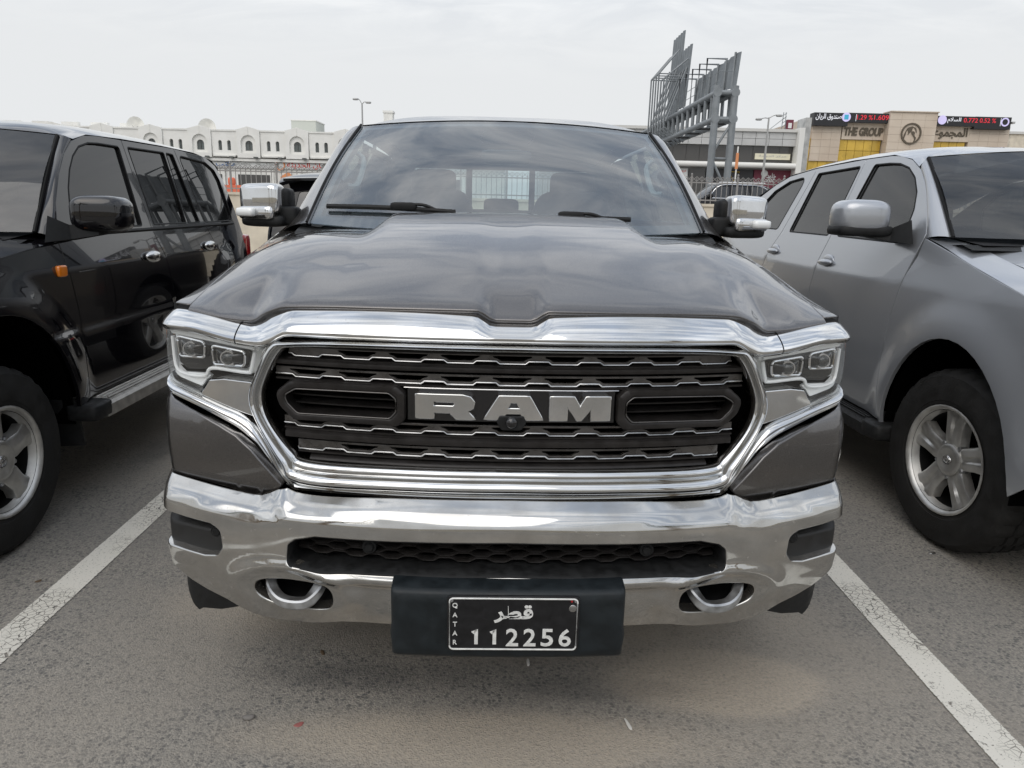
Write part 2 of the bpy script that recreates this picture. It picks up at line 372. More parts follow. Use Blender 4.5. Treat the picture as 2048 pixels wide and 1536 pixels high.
def arabic(s):
    "presentation forms in visual order"
    s = s.replace('لا', '\u0001'); out = []
    two = 'اةدرزوى\u0001'
    for i, ch in enumerate(s):
        pj = i > 0 and s[i-1] in ARAB and s[i-1] not in two
        if ch == '\u0001': out.append(chr(0xFEFC if pj else 0xFEFB)); continue
        if ch not in ARAB: out.append(ch); continue
        nj = i+1 < len(s) and (s[i+1] in ARAB or s[i+1] == '\u0001') and ch not in two
        out.append(chr(ARAB[ch] + (3 if pj and nj else 2 if nj else 1 if pj else 0)))
    return ''.join(reversed(out))
def copy_tree(o, parent=None):
    c = o.copy(); C.objects.link(c); c.parent = parent
    for ch in list(o.children): copy_tree(ch, c)
    return c
# ------------------------------------------------------------------ ground
def ground_material():
    m = bpy.data.materials.new('asphalt'); m.use_nodes = True; t = m.node_tree; L = t.links; b = t.nodes['Principled BSDF']; b.inputs['Roughness'].default_value = .85; b.inputs['Specular IOR Level'].default_value = .3
    co = t.nodes.new('ShaderNodeTexCoord').outputs['Object']
    def noise(s, d=6, r=.6, dist=0):
        n = t.nodes.new('ShaderNodeTexNoise'); n.inputs['Scale'].default_value = s; n.inputs['Detail'].default_value = d; n.inputs['Roughness'].default_value = r; n.inputs['Distortion'].default_value = dist; L.new(co, n.inputs['Vector']); return n.outputs[0]
    def mp(x, a, b_, c=0, d=1, smooth=False):
        n = t.nodes.new('ShaderNodeMapRange'); n.inputs[1].default_value, n.inputs[2].default_value, n.inputs[3].default_value, n.inputs[4].default_value = a, b_, c, d
        if smooth: n.interpolation_type = 'SMOOTHSTEP'
        L.new(x, n.inputs[0]); return n.outputs[0]
    def mul(a, b_, op='MULTIPLY'):
        n = t.nodes.new('ShaderNodeMath'); n.operation = op
        for i, q in enumerate((a, b_)):
            if isinstance(q, (int, float)): n.inputs[i].default_value = q
            else: L.new(q, n.inputs[i])
        n.use_clamp = True; return n.outputs[0]
    def mixc(f, a, b_):
        n = t.nodes.new('ShaderNodeMix'); n.data_type = 'RGBA'
        if isinstance(f, (int, float)): n.inputs[0].default_value = f
        else: L.new(f, n.inputs[0])
        for i, q in ((6, a), (7, b_)):
            if isinstance(q, tuple): n.inputs[i].default_value = (*q, 1)
            else: L.new(q, n.inputs[i])
        return n.outputs[2]
    vo = t.nodes.new('ShaderNodeTexVoronoi'); vo.inputs['Scale'].default_value = 165; vo.inputs['Randomness'].default_value = 1; L.new(co, vo.inputs['Vector'])
    ve = t.nodes.new('ShaderNodeTexVoronoi'); ve.feature = 'F1'; ve.inputs['Scale'].default_value = 78; L.new(co, ve.inputs['Vector'])
    sepc = t.nodes.new('ShaderNodeSeparateColor'); L.new(vo.outputs['Color'], sepc.inputs[0])
    sepe = t.nodes.new('ShaderNodeSeparateColor'); L.new(ve.outputs['Color'], sepe.inputs[0])
    stone = mixc(sepc.outputs[0], (.172, .163, .148), (.315, .29, .25))
    pit = mul(mp(sepe.outputs[1], .70, .74), mp(ve.outputs['Distance'], .60, .35), 'MULTIPLY')      # dark stones and pits
    pit2 = mp(noise(210, 3, .7), .60, .66)
    base = mixc(mul(mul(pit, pit2, 'ADD'), .7), stone, (.07, .07, .072))
    base = mixc(mul(mp(noise(1.1, 7), .42, .62), .55), base, mixc(mp(sepc.outputs[1], .2, .9), (.208, .198, .18), (.152, .148, .141)))
    # dry sand lying in the pores: patchy, thicker in front of the truck
    sep_ = t.nodes.new('ShaderNodeSeparateXYZ'); L.new(co, sep_.inputs[0])
    def blob(px, py, rx, ry, soft=.55):
        a = mul(sep_.outputs[0], -px, 'ADD'); a.node.use_clamp = False; a2 = mul(a, 1/rx); a2.node.use_clamp = False
        c = mul(sep_.outputs[1], -py, 'ADD'); c.node.use_clamp = False; c2 = mul(c, 1/ry); c2.node.use_clamp = False
        p = t.nodes.new('ShaderNodeMath'); p.operation = 'POWER'; L.new(a2, p.inputs[0]); p.inputs[1].default_value = 2
        q = t.nodes.new('ShaderNodeMath'); q.operation = 'POWER'; L.new(c2, q.inputs[0]); q.inputs[1].default_value = 2
        s = t.nodes.new('ShaderNodeMath'); s.operation = 'ADD'; L.new(p.outputs[0], s.inputs[0]); L.new(q.outputs[0], s.inputs[1])
        return mp(s.outputs[0], soft*2.4, 0, 0, 1, True)
    big = noise(1.6, 8, .62, .4)
    sand = mul(mul(blob(0, 2.42, 1.25, .36), .8), mul(blob(.66, 1.99, .36, .17), 1.3), 'ADD')
    sand = mul(sand, mul(blob(-.05, 1.70, .75, .14), .8), 'ADD')
    sand = mul(mul(sand, 1.35), mp(big, .18, .52), 'MULTIPLY')
    sand = mul(sand, mul(mp(noise(.55, 8, .6), .46, .66), .8), 'ADD')
    grain = mp(noise(95, 4, .7), .30, .62)
    sandf = mul(sand, mul(mul(grain, .75), .28, 'ADD'))
    colr = mixc(sandf, base, mixc(noise(260, 2), (.33, .285, .225), (.43, .375, .305)))
    # old oil and tyre stains; the two blobs also paint in shade before the bumper
    grime_shade = mul(mul(blob(-.45, 1.97, .40, .08), mp(big, .35, .6)), .55)
    grime_shade = mul(grime_shade, mul(mul(blob(.30, 1.94, .32, .07), mp(big, .3, .6)), .5), 'ADD')
    grime_shade = mul(grime_shade, mul(mp(noise(.8, 6, .6, .6), .60, .74), .4), 'ADD')
    colr = mixc(grime_shade, colr, (.055, .055, .058))
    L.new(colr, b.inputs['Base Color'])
    bp = t.nodes.new('ShaderNodeBump'); bp.inputs['Strength'].default_value = .55; bp.inputs['Distance'].default_value = .004
    hh = mul(mp(vo.outputs['Distance'], 0, .6, 1, 0), mul(pit2, -.5), 'ADD'); hh.node.use_clamp = False; L.new(hh, bp.inputs['Height']); L.new(bp.outputs[0], b.inputs['Normal'])
    M['asphalt'] = m
ground_material()
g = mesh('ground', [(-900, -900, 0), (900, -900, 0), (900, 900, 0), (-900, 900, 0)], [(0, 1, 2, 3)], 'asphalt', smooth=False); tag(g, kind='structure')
def paint_material():
    m = bpy.data.materials.new('road_paint'); m.use_nodes = True; t = m.node_tree; L = t.links; b = t.nodes['Principled BSDF']; b.inputs['Roughness'].default_value = .75
    co = t.nodes.new('ShaderNodeTexCoord').outputs['Object']
    n = t.nodes.new('ShaderNodeTexNoise'); n.inputs['Scale'].default_value = 9; n.inputs['Detail'].default_value = 10; n.inputs['Roughness'].default_value = .75; L.new(co, n.inputs['Vector'])
    n2 = t.nodes.new('ShaderNodeTexNoise'); n2.inputs['Scale'].default_value = 110; n2.inputs['Detail'].default_value = 4; n2.inputs['Roughness'].default_value = .7; L.new(co, n2.inputs['Vector'])
    ms = t.nodes.new('ShaderNodeTexVoronoi'); ms.feature = 'DISTANCE_TO_EDGE'; ms.inputs['Scale'].default_value = 42; L.new(co, ms.inputs['Vector'])
    big = t.nodes.new('ShaderNodeTexNoise'); big.inputs['Scale'].default_value = 2.2; L.new(co, big.inputs['Vector'])
    def mp(x, a, b_, c, d):
        q = t.nodes.new('ShaderNodeMapRange'); q.inputs[1].default_value, q.inputs[2].default_value, q.inputs[3].default_value, q.inputs[4].default_value = a, b_, c, d; L.new(x, q.inputs[0]); return q.outputs[0]
    def op(o, a, b_):
        q = t.nodes.new('ShaderNodeMath'); q.operation = o; q.use_clamp = True
        for i, v in enumerate((a, b_)):
            if isinstance(v, (int, float)): q.inputs[i].default_value = v
            else: L.new(v, q.inputs[i])
        return q.outputs[0]
    wear = op('ADD', mp(n.outputs[0], .60, .66, 0, 1), op('MULTIPLY', mp(n2.outputs[0], .60, .64, 0, 1), .8))
    crack = op('MULTIPLY', mp(ms.outputs[0], .05, .02, 0, 1), mp(big.outputs[0], .48, .58, 0, .9))
    wear = op('ADD', wear, crack)
    # worn edges: the sheet is .13 wide about its own x = 0
    sx = t.nodes.new('ShaderNodeSeparateXYZ'); L.new(co, sx.inputs[0]); ab = op('ABSOLUTE', sx.outputs[0], 0); ed = op('ADD', ab, op('MULTIPLY', n2.outputs[0], .012))
    wear = op('ADD', wear, mp(ed, .0655, .0685, 0, 1))
    cl = t.nodes.new('ShaderNodeMix'); cl.data_type = 'RGBA'; cl.inputs[6].default_value = (.70, .675, .61, 1); cl.inputs[7].default_value = (.54, .515, .45, 1); L.new(big.outputs[0], cl.inputs[0]); L.new(cl.outputs[2], b.inputs['Base Color'])
    tr = t.nodes.new('ShaderNodeBsdfTransparent'); mx = t.nodes.new('ShaderNodeMixShader'); L.new(wear, mx.inputs[0]); L.new(b.outputs[0], mx.inputs[1]); L.new(tr.outputs[0], mx.inputs[2]); L.new(mx.outputs[0], t.nodes['Material Output'].inputs[0])
    M['road_paint'] = m
paint_material()
TYAW = R(1.808); TO = Vector((.0042, 1.70, 0))
def tw(x, y, z=0):
    c, s = math.cos(TYAW), math.sin(TYAW); return Vector((TO.x+c*x-s*y, TO.y+s*x+c*y, z))
for xx, dy, yaw in ((-1.665, 0, 1.0), (1.425, .1, 0.0), (-4.75, 0, 1.0), (4.5, 0, .5), (-7.8, 0, 1), (7.6, 0, .5)):
    o = mesh('parking_line', [(-.068, -2.2, 0), (.068, -2.2, 0), (.068, 4.6, 0), (-.068, 4.6, 0)], [(0, 1, 2, 3)], 'road_paint', smooth=False)
    p = tw(xx, .8+dy); o.location = (p.x, p.y, .004); o.rotation_euler = (0, 0, TYAW+R(yaw)-R(.8)); tag(o, kind='structure')
# ------------------------------------------------------------------ the pickup truck
truck = empty('pickup_truck', TO, TYAW, 'dark grey pickup truck with large chrome grille parked facing the camera', 'pickup truck')
def Yp(x): return .19*(abs(x)/.95)**2.3
S0 = .955; a0 = math.atan(.19*2.3/.95*(S0/.95)**1.3); RC = .058
XS = S0+RC*(1-math.sin(a0)); YS = Yp(S0)+RC*math.cos(a0); LC = RC*(math.pi/2-a0)
def plan(s):
    a = abs(s); g = 1 if s >= 0 else -1
    if a <= S0: return s, Yp(a)
    d = a-S0
    if d <= LC:
        h = a0+d/RC; return g*(S0+RC*(math.sin(h)-math.sin(a0))), Yp(S0)+RC*(math.cos(a0)-math.cos(h))
    return g*XS, YS+(d-LC)
def fas(L):
    if callable(L): return lambda s, z: (lambda p: (p[0], p[1]+L(s, z), z))(plan(s))
    return lambda s, z: (lambda p: (p[0], p[1]+L, z))(plan(s))
def fp(s, z, L): p = plan(s); return Vector((p[0], p[1]+L, z))
FR = (0, -1, 0)
def frf(s): return (.55 if s > 0 else -.55, -.8, 0)
# ---- hood and fender tops
ridge = interp([(.30, 1.158), (.34, 1.164), (.52, 1.187), (.69, 1.214), (1.04, 1.269), (1.41, 1.335), (1.65, 1.375), (1.9, 1.385)])
def q5(t): t = min(1, max(0, t)); return t*t*t*(t*(6*t-15)+10)
hl_ = interp([(0, 1.168), (.045, 1.168), (.095, 1.192), (.45, 1.189), (.61, 1.182), (.671, 1.162), (.715, 1.138), (.756, 1.138), (.909, 1.153), (.96, 1.157)])
def hood_body(ax, y, t):
    tc = min(1.25, max(-.05, t))
    z = 1.197+.240*(1-(max(0, 1-tc))**1.75)-.012*min(1, ax/.5)**2*min(1, 4*max(0, tc))
    z -= .064*sstep(.40, .95, tc)*q5((ax-.42)/.10)          # sunken panels either side of the rear bulge
    x0 = .54+.05*sstep(.5, 1, tc)
    if ax > x0:
        q = (ax-x0)/(.965-x0); Rg = ridge(y); z = Rg+(z-Rg)*(1-q**2.5) if q < 1 else Rg-(q-1)*.25
    return z
def hoodz(x, y):
    ax = abs(x); ye = Yp(min(ax, .96))+.15; t = (y-ye)/(1.17-ye); tp = max(0, t)
    z = hood_body(ax, y, t)
    # the leading edge follows the outline of the chrome bar
    dE = hl_(ax)+.008-hood_body(ax, ye, 0); w_ = math.exp(-(tp/(.07 if ax < .15 else .07+.09*sstep(.15, .5, ax)))**2)
    z += dE*w_-.007*(1-sstep(.02, .11, ax))*(1-sstep(.7, 1.0, tp))*(1-w_)
    return z-.006*math.exp(-tp/.010)
hoodmap = lambda x, y: (x, y, hoodz(x, y))
fe = [(x, Yp(x)+.152) for x in np.linspace(-.912, .912, 61)]
hp = fe + [(.912, .50), (.905, .8), (.892, 1.1), (.872, 1.285), (.66, 1.235), (.45, 1.195), (0, 1.165), (-.45, 1.195), (-.66, 1.235), (-.872, 1.285), (-.892, 1.1), (-.905, .8), (-.912, .50)]
hood = panel('hood', hp, hoodmap, (0, 0, 1), 'truck_paint', truck, res=.022, depth=.03, rim=.006, step=.02)
for g in (-1, 1):
    ft = [(.919, .352), (.9665, .375), (.967, .6), (.967, 1.0), (.966, 1.4), (.962, 1.62), (.885, 1.62), (.885, 1.29), (.901, 1.1), (.913, .8), (.919, .5)]
    panel('fender_top', [(g*a, b) for a, b in ft], hoodmap, (0, 0, 1), 'truck_paint', truck, res=.03, depth=.02, rim=.003)
# dark engine bay tray under the hood gaps
for g in (-1, 1):
    grid('hood_underlay', [[(g*x, y, hoodz(min(x, .955), y)-.035) for x in (.80, .88, .93, .955)] for y in (.34, .6, .9, 1.2, 1.45)], 'void_black', truck, ref=(0, 0, 1))
# gap between hood lip and chrome bar
hl_ = interp([(0, 1.168), (.045, 1.168), (.095, 1.192), (.45, 1.189), (.61, 1.182), (.671, 1.162), (.715, 1.138), (.756, 1.138), (.909, 1.153), (.96, 1.157)])
xs = list(np.linspace(-1.0, 1.0, 81))
grid('hood_seal', [[fp(x, hl_(abs(x))-d, l) for x in xs] for l, d in ((.175, -.01), (.170, .025), (.150, .045))], 'seal_black', truck, ref=FR)
# ---- chrome bar
bt = interp([(0, 1.158), (.05, 1.158), (.10, 1.182), (.30, 1.186), (.585, 1.178), (.644, 1.160), (.686, 1.136), (.712, 1.128), (.748, 1.131), (.945, 1.154), (1.02, 1.135), (1.13, 1.124)])
bb = interp([(0, 1.130), (.593, 1.127), (.644, 1.104), (.676, 1.093), (.745, 1.096), (.90, 1.118), (.98, 1.118), (1.13, 1.108)])
def bar(x0, x1, n, lip):
    rows = []; X = [x0+(x1-x0)*i/n for i in range(n+1)]
    for v in (-.12, -.04, 0, .12, .3, .5, .7, .88, .96, 1.0):
        row = []
        for x in X:
            a = abs(x); z = bt(a)+(bb(a)-bt(a))*v; l = .150-.062*(v if v > 0 else 0)-.010*math.sin(math.pi*max(0, min(1, v)))
            if v < 0: l = .150-v*.25; z = bt(a)+.002*v
            row.append(fp(x, z, l))
        rows.append(row)
    for dz, l in ((.004, .088), (.010, .092), (.0165*lip, .100), (.018*lip, .130)): rows.append([fp(x, bb(abs(x))-dz, l) for x in X])
    return rows
grid('chrome_bar', bar(-.743, .743, 96, 1), 'chrome', truck, ref=FR, sharp=40)
for g in (-1, 1):
    grid('chrome_bar_end', bar(g*.747, g*1.13, 34, 1), 'chrome', truck, ref=frf(g), sharp=40)
# ---- grille surround (two rolled ridges)
ih = [(0, 1.092), (.40, 1.091), (.570, 1.084), (.612, 1.066), (.650, 1.005), (.671, .940), (.654, .873), (.592, .792), (.545, .769), (.30, .770), (0, .772)]
oh = [(0, 1.112), (.40, 1.110), (.595, 1.101), (.652, 1.085), (.694, 1.010), (.722, .945), (.708, .880), (.640, .755), (.585, .693), (.30, .694), (0, .697)]
def loop(h, k=7):
    a = crs(h, k)
    return a + [(-p[0], p[1]) for p in reversed(a[1:-1])]
ri, ro = loop(ih), loop(oh)
rows = []
for v, l in ((0, .155), (0, .112), (.03, .103), (.10, .092), (.20, .0875), (.30, .090), (.36, .099), (.42, .102), (.47, .097), (.54, .084), (.66, .0785), (.78, .081), (.86, .090), (.94, .100), (1.0, .112), (1.02, .150)):
    rows.append([fp(a[0]+(b[0]-a[0])*v, a[1]+(b[1]-a[1])*v, l) for a, b in zip(ri, ro)])
surround = grid('grille_surround', rows, 'chrome', truck, cu=True, ref=FR, sharp=50)
# grille cavity and back
grid('grille_cavity', [[fp(p[0]*k, .93+(p[1]-.93)*k, l) for p in ri] for k, l in ((1.0, .112), (1.0, .20), (.98, .23), (.5, .235), (.02, .235))], 'void_black', truck, cu=True, ref=FR, sharp=60)
inner_w = interp(sorted([(p[1], p[0]) for p in ih[2:9]]))
def hbar(z0, z1, xm, name='grille_bar', m='dark_satin', l0=.112):
    X = np.linspace(-xm, xm, 41)
    prof = ((.185, z1+.014), (.150, z1+.012), (l0+.006, z1+.003), (l0, z1-.001), (l0-.001, (z0+z1)/2), (l0, z0+.001), (l0+.006, z0-.001), (.185, z0-.006))
    return grid(name, [[fp(x, z, l) for x in X] for l, z in prof], m, truck, ref=FR, sharp=40)
hbar(1.034, 1.047, .638); hbar(.830, .847, .618); hbar(1.083, 1.088, .57); hbar(.770, .776, .55)
# ---- mesh strips: plate with slots and a bright wavy edge
def strip(zt, zb, xm, phase=0):
    pitch = .1372; hw_t, hw_b = .054, .034; h = zt-zb
    ks = [k for k in range(-6, 7)]
    bot = []; top = [(-xm, zt), (xm, zt)]; holes = []
    for k in ks:
        c = k*pitch+phase
        if abs(c) > xm+.05: continue
        seq = [(c-.058, zb+.007), (c-.043, zb+.007), (c-.034, zb), (c+.034, zb), (c+.043, zb+.007), (c+.058, zb+.007)]
        bot += [p for p in seq if abs(p[0]) < xm]
        a, b = c-hw_t, c+hw_t
        if a > -xm+.012 and b < xm-.012:
            holes.append(rnd([(a, zt-.004), (b, zt-.004), (b-.004, zt-.010), (c+hw_b+.006, zb+.012), (c+hw_b-.004, zb+.0055), (c-hw_b+.004, zb+.0055), (c-hw_b-.006, zb+.012), (a+.004, zt-.010)], .002, 2))
    bot = [(-xm, zb+.007)] + bot + [(xm, zb+.007)]
    p = panel('grille_mesh', [(-xm, zt)]+bot+[(xm, zt)], fas(.128), FR, 'grille_metal', truck, holes=holes, res=.03, depth=.012, rim=.001, step=.02)
    pr = [(-1, 0), (-.6, .9), (.6, .9), (1, 0), (.6, -.9), (-.6, -.9)]
    tube('bright_edge', [fp(x, z, .1235) for x, z in dens(bot, .02, False)], .0021, 'satin_chrome', p, prof=pr)
    X = np.linspace(-xm, xm, 41)
    grid('shelf', [[fp(x, z, l) for x in X] for l, z in ((.15, zb-.001), (.121, zb-.004), (.121, zb-.0085), (.17, zb-.010))], 'dark_satin', p, ref=FR)
strip(1.082, 1.057, .600); strip(1.024, .999, .640); strip(.886, .861, .622); strip(.821, .796, .585)
# ---- oval pods left and right of the letters
for g in (-1, 1):
    po = rnd([(.594, .994), (.302, .996), (.280, .974), (.280, .905), (.300, .884), (.588, .884), (.626, .918), (.640, .956)], [.03, .02, .02, .02, .02, .03, .03, .03], 4)
    pi_ = rnd([(.578, .972), (.324, .975), (.305, .960), (.305, .925), (.322, .906), (.576, .904), (.603, .930), (.612, .952)], [.02, .015, .015, .015, .015, .02, .02, .02], 4)
    A = [(g*x, z) for x, z in po]; B = [(g*x, z) for x, z in pi_]
    pod = grid('grille_pod', [[fp(a[0]+(b[0]-a[0])*v, a[1]+(b[1]-a[1])*v, l) for a, b in zip(A, B)] for v, l in ((0, .17), (0, .104), (.05, .099), (.15, .096), (.75, .095), (.88, .097), (.96, .101), (1, .108), (1.1, .17))], 'dark_satin', truck, cu=True, ref=FR, sharp=45)
    tube('rim_line', [fp(a[0], a[1], .0975) for a in B], .0018, 'grille_metal', pod, closed=True, seg=6)
    for zc in (.922, .945, .964):
        X = np.linspace(.312, .604, 13); grid('louvre', [[fp(g*x, zc+dz, l) for x in X] for l, dz in ((.175, .008), (.145, .002), (.145, -.002), (.175, -.006))], 'dark_satin', pod, ref=FR)
# ---- letters and camera
grid('letter_plate', [[fp(x, z, l) for x in np.linspace(-.276, .276, 17)] for z, l in ((.990, .150), (.988, .119), (.900, .119), (.898, .15))], 'gloss_black', truck, ref=FR)
tube('plate_edge', [fp(x, .9885, .117) for x in np.linspace(-.285, .285, 17)], .002, 'satin_chrome', truck, seg=6)
LT = {'letter_r': (180, 795, [(0, 0), (345, 0), (400, 12), (428, 45), (420, 85), (378, 108), (436, 162), (300, 162), (252, 118), (130, 118), (130, 160), (0, 160)], [[(126, 42), (272, 42), (288, 52), (288, 66), (274, 78), (126, 78)]]),
      'letter_a': (685, 808, [(108, 0), (330, 0), (430, 158), (290, 158), (268, 118), (160, 118), (136, 158), (0, 158)], [[(190, 40), (240, 40), (266, 86), (166, 86)]]),
      'letter_m': (1170, 818, [(0, 0), (175, 0), (220, 72), (268, 0), (446, 0), (446, 160), (310, 160), (310, 70), (232, 160), (205, 160), (124, 58), (124, 160), (0, 160)], [])}
for nm, (x0, y0, po, ho) in LT.items():
    cv = lambda q: ((q[0]+x0-897)*.000357+.004, .976-(q[1])*.000395)
    panel(nm, [cv(q) for q in po], fas(.096), FR, 'chrome', truck, holes=[[cv(q) for q in h] for h in ho], res=.02, depth=.024, rim=.0038, step=.01)
cpod = panel('front_camera', rnd([(-.030, .921), (.030, .921), (.036, .906), (.024, .888), (-.024, .888), (-.036, .906)], .004, 2), fas(.090), FR, 'black_plastic', truck, res=.02, depth=.03, rim=.003)
lathe('camera_lens', [(.0, -.006), (.006, -.0055), (.010, -.003), (.0135, -.001), (.016, .004)], 'gloss_black', cpod, axis='y', c=fp(0, .906, .086), seg=20)
# ---- headlights
for g in (-1, 1):
    lens = [(.664, 1.078), (.80, 1.096), (.90, 1.108), (1.00, 1.110), (1.13, 1.098), (1.13, .982), (1.02, .972), (.958, .950), (.878, .932), (.862, .955), (.846, .976), (.795, .984), (.703, .982), (.690, .995)]
    Lz = lambda s, z: .112 - .012*math.sin(math.pi*min(1, max(0, (z-.93)/.18)))
    house = [(s, z) for s, z in rnd(lens, .008, 2)]
    hlo = panel('headlight', [(g*s, z) for s, z in house], fas(lambda s, z: .165), frf(g), 'lamp_silver', truck, res=.03, depth=.05, rim=.002)
    panel('lens', [(g*s, z) for s, z in house], fas(Lz), frf(g), 'lamp_glass', hlo, res=.022, depth=.055, rim=.004)
    # dark bezel
    bz = rnd([(.722, 1.052), (.83, 1.062), (.955, 1.074), (.966, 1.06), (.958, 1.00), (.93, .984), (.872, .990), (.845, 1.006), (.735, 1.004)], .01, 3)
    panel('bezel', [(g*s, z) for s, z in bz], fas(.150), frf(g), 'gloss_black', hlo, res=.03, depth=.01, rim=.002)
    for (c0, c1, z0, z1, sk) in ((.735, .835, 1.008, 1.052, .010), (.862, .950, 1.020, 1.068, .010)):
        fr_ = rnd([(c0+.004, z0+.004), (c1, z0), (c1+.004, z1+sk), (c0, z1)], .012, 4)
        tube('drl_frame', [fp(g*s, z, .138) for s, z in fr_], .0042, 'reflector', hlo, closed=True, seg=8)
        cx_, cz_ = (c0+c1)/2, (z0+z1+sk*.5)/2
        pc = fp(g*cx_, cz_, .128)
        lathe('projector_lens', [(.0, -.012), (.006, -.0115), (.012, -.009), (.0165, -.004), (.018, .002)], 'lamp_glass', hlo, axis='y', c=pc, seg=20); lathe('projector_ring', [(.0175, .002), (.0175, -.003), (.021, -.003), (.0225, .004), (.022, .010)], 'reflector', hlo, axis='y', c=pc, seg=24, cap=False)
        grid('projector', [[fp(g*(cx_+(s-cx_)*k), cz_+(z-cz_)*k, l) for s, z in fr_] for k, l in ((1.0, .149), (.95, .146), (.75, .135), (.5, .128), (.2, .125))], 'gloss_black', hlo, cu=True, cap=True, ref=frf(g), sharp=60)
    up_ = [(.694, 1.060), (.83, 1.074), (.955, 1.085), (.99, 1.084), (.99, 1.106), (.9, 1.103), (.8, 1.091), (.69, 1.074)]
    panel('upper_diffuser', [(g*s, z) for s, z in rnd(up_, .004, 2)], fas(.138), frf(g), 'drl', hlo, res=.03, depth=.02, rim=.003)
    lo_ = [(.850, .974), (.868, .962), (.885, .940), (.955, .957), (1.015, .978), (1.015, 1.06), (.990, 1.06), (.985, .995), (.945, .970), (.88, .974)]
    panel('lower_diffuser', [(g*s, z) for s, z in rnd(lo_, .004, 2)], fas(.142), frf(g), 'drl', hlo, res=.03, depth=.02, rim=.003)
    tl = [(.705, 1.054), (.72, 1.003), (.735, .994), (.842, .996), (.868, .972), (.93, .968), (.972, .99), (.978, 1.075)]
    tube('light_guide', [fp(g*s, z, .140) for s, z in crs(tl, 5)], .0055, 'drl', hlo, seg=8)
    tube('upper_guide', [fp(g*s, z, .136) for s, z in crs([(.70, 1.066), (.80, 1.082), (.92, 1.096), (1.0, 1.098)], 5)], .008, 'drl', hlo, seg=8)
    panel('side_reflector', [(g*s, z) for s, z in rnd([(1.02, 1.0), (1.10, 1.01), (1.10, 1.085), (1.02, 1.09)], .01, 3)], fas(.150), frf(g), 'amber', hlo, res=.03, depth=.01, rim=.002)
    # chrome wing between lamp and grille
    wing = rnd([(.655, 1.082), (.672, 1.060), (.690, .988), (.706, .973), (.795, .974), (.840, .966), (.858, .940), (.872, .926), (.80, .905), (.745, .890), (.70, .880), (.715, .940), (.690, 1.010)], .006, 2)
    panel('chrome_wing', [(g*s, z) for s, z in wing], fas(lambda s, z: .106+.02*max(0, (z-.97))), frf(g), 'chrome', truck, res=.02, depth=.03, rim=.004)
    A = crs([(1.13, .975), (1.02, .966), (.955, .945), (.878, .925), (.80, .902), (.745, .886), (.706, .862), (.668, .812), (.625, .735), (.592, .694)], 6)
    B = crs([(1.13, .940), (1.02, .935), (.955, .912), (.878, .889), (.80, .860), (.752, .838), (.708, .803), (.668, .754), (.628, .706), (.600, .684)], 6)
    grid('lamp_trim', [[fp(g*(a[0]+(b[0]-a[0])*v), a[1]+(b[1]-a[1])*v, l) for a, b in zip(A, B)] for v, l in ((0, .13), (.02, .110), (.08, .099), (.2, .0885), (.36, .083), (.5, .084), (.56, .090), (.62, .093), (.7, .090), (.84, .090), (.94, .097), (1, .108), (1.02, .15))], 'chrome', truck, ref=frf(g), sharp=42)
    # painted lower corner panel
    cp = [(.628, .700), (.665, .747), (.707, .797), (.752, .832), (.80, .853), (.878, .882), (.955, .905), (1.02, .928), (1.22, .935), (1.22, .700), (1.05, .694), (.95, .686), (.80, .675), (.705, .660), (.675, .672)]
    Lc = lambda s, z: .098 - .022*sstep(.0, 1.0, min(1, max(0, (.93-z)/.06))) - .024*math.sin(math.pi*min(1, max(0, (z-.67)/.25)))**.8
    panel('corner_panel', [(g*s, z) for s, z in rnd(cp, [.005, 0, 0, 0, 0, 0, 0, 0, 0, 0, 0, 0, .02, .02, .01], 4)], fas(Lc), frf(g), 'truck_paint', truck, res=.025, depth=.03, rim=.006)
    grid('corner_backing', [[fp(g*s, z, .155) for s in np.linspace(.58, 1.2, 20)] for z in (.64, .80, .99)], 'void_black', truck, ref=frf(g))
# lower grille apron between surround and bumper
grid('apron', [[fp(x, z, l) for x in np.linspace(-.60, .60, 41)] for z, l in ((.702, .125), (.698, .098), (.692, .092), (.684, .094), (.676, .11), (.668, .14))], 'chrome', truck, ref=FR)
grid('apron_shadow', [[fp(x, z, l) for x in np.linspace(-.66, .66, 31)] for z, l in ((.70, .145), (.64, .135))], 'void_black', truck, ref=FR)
# ---- bumper
zt_ = interp([(0, .700), (.30, .696), (.52, .687), (.575, .690), (.612, .700), (.65, .682), (.69, .668), (.80, .674), (.90, .682), (1.0, .689), (1.2, .693)])
zc_ = interp([(0, .660), (.40, .655), (.588, .653), (.64, .640), (.70, .633), (.85, .643), (1.0, .650), (1.2, .652)])
def Lb(s, z):
    a = abs(s); zt, zc = zt_(a), zc_(a)
    if z > zc:
        w_ = (z-zc)/(zt-zc); l = .058*w_**.92+.004*math.sin(math.pi*min(1, w_))*-1
    else:
        q = (zc-z)/.33; l = .004*q+.055*max(0, q-.62)**1.6*2.2+.010*math.sin(math.pi*min(1, q*1.6))*-1+.010*q*q
    l += math.exp(-((z-zc)/.009)**2)*.0055
    # raised ring round the tow hooks, scoop lip below the intake
    ex, ez = (a-.590)/.165, (z-.418)/.083; rho = math.hypot(ex, ez)
    topw = sstep(-.9, .25, ez)
    l -= .012*math.exp(-((rho-1.02)/.21)**2)*topw
    if a < .60: l -= .013*math.exp(-((z-.484)/.016)**2)*(1-sstep(.48, .58, a))
        
    return l
bo = [(s, zt_(s)) for s in np.linspace(0, 1.16, 47)] + [(1.16, .60), (1.15, .52), (1.05, .47), (.985, .44), (.91, .390), (.86, .368), (.80, .348), (.762, .328), (.72, .313), (.663, .306), (.60, .304), (.54, .309), (.50, .318), (.459, .329), (.40, .335), (.30, .337), (0, .338)]
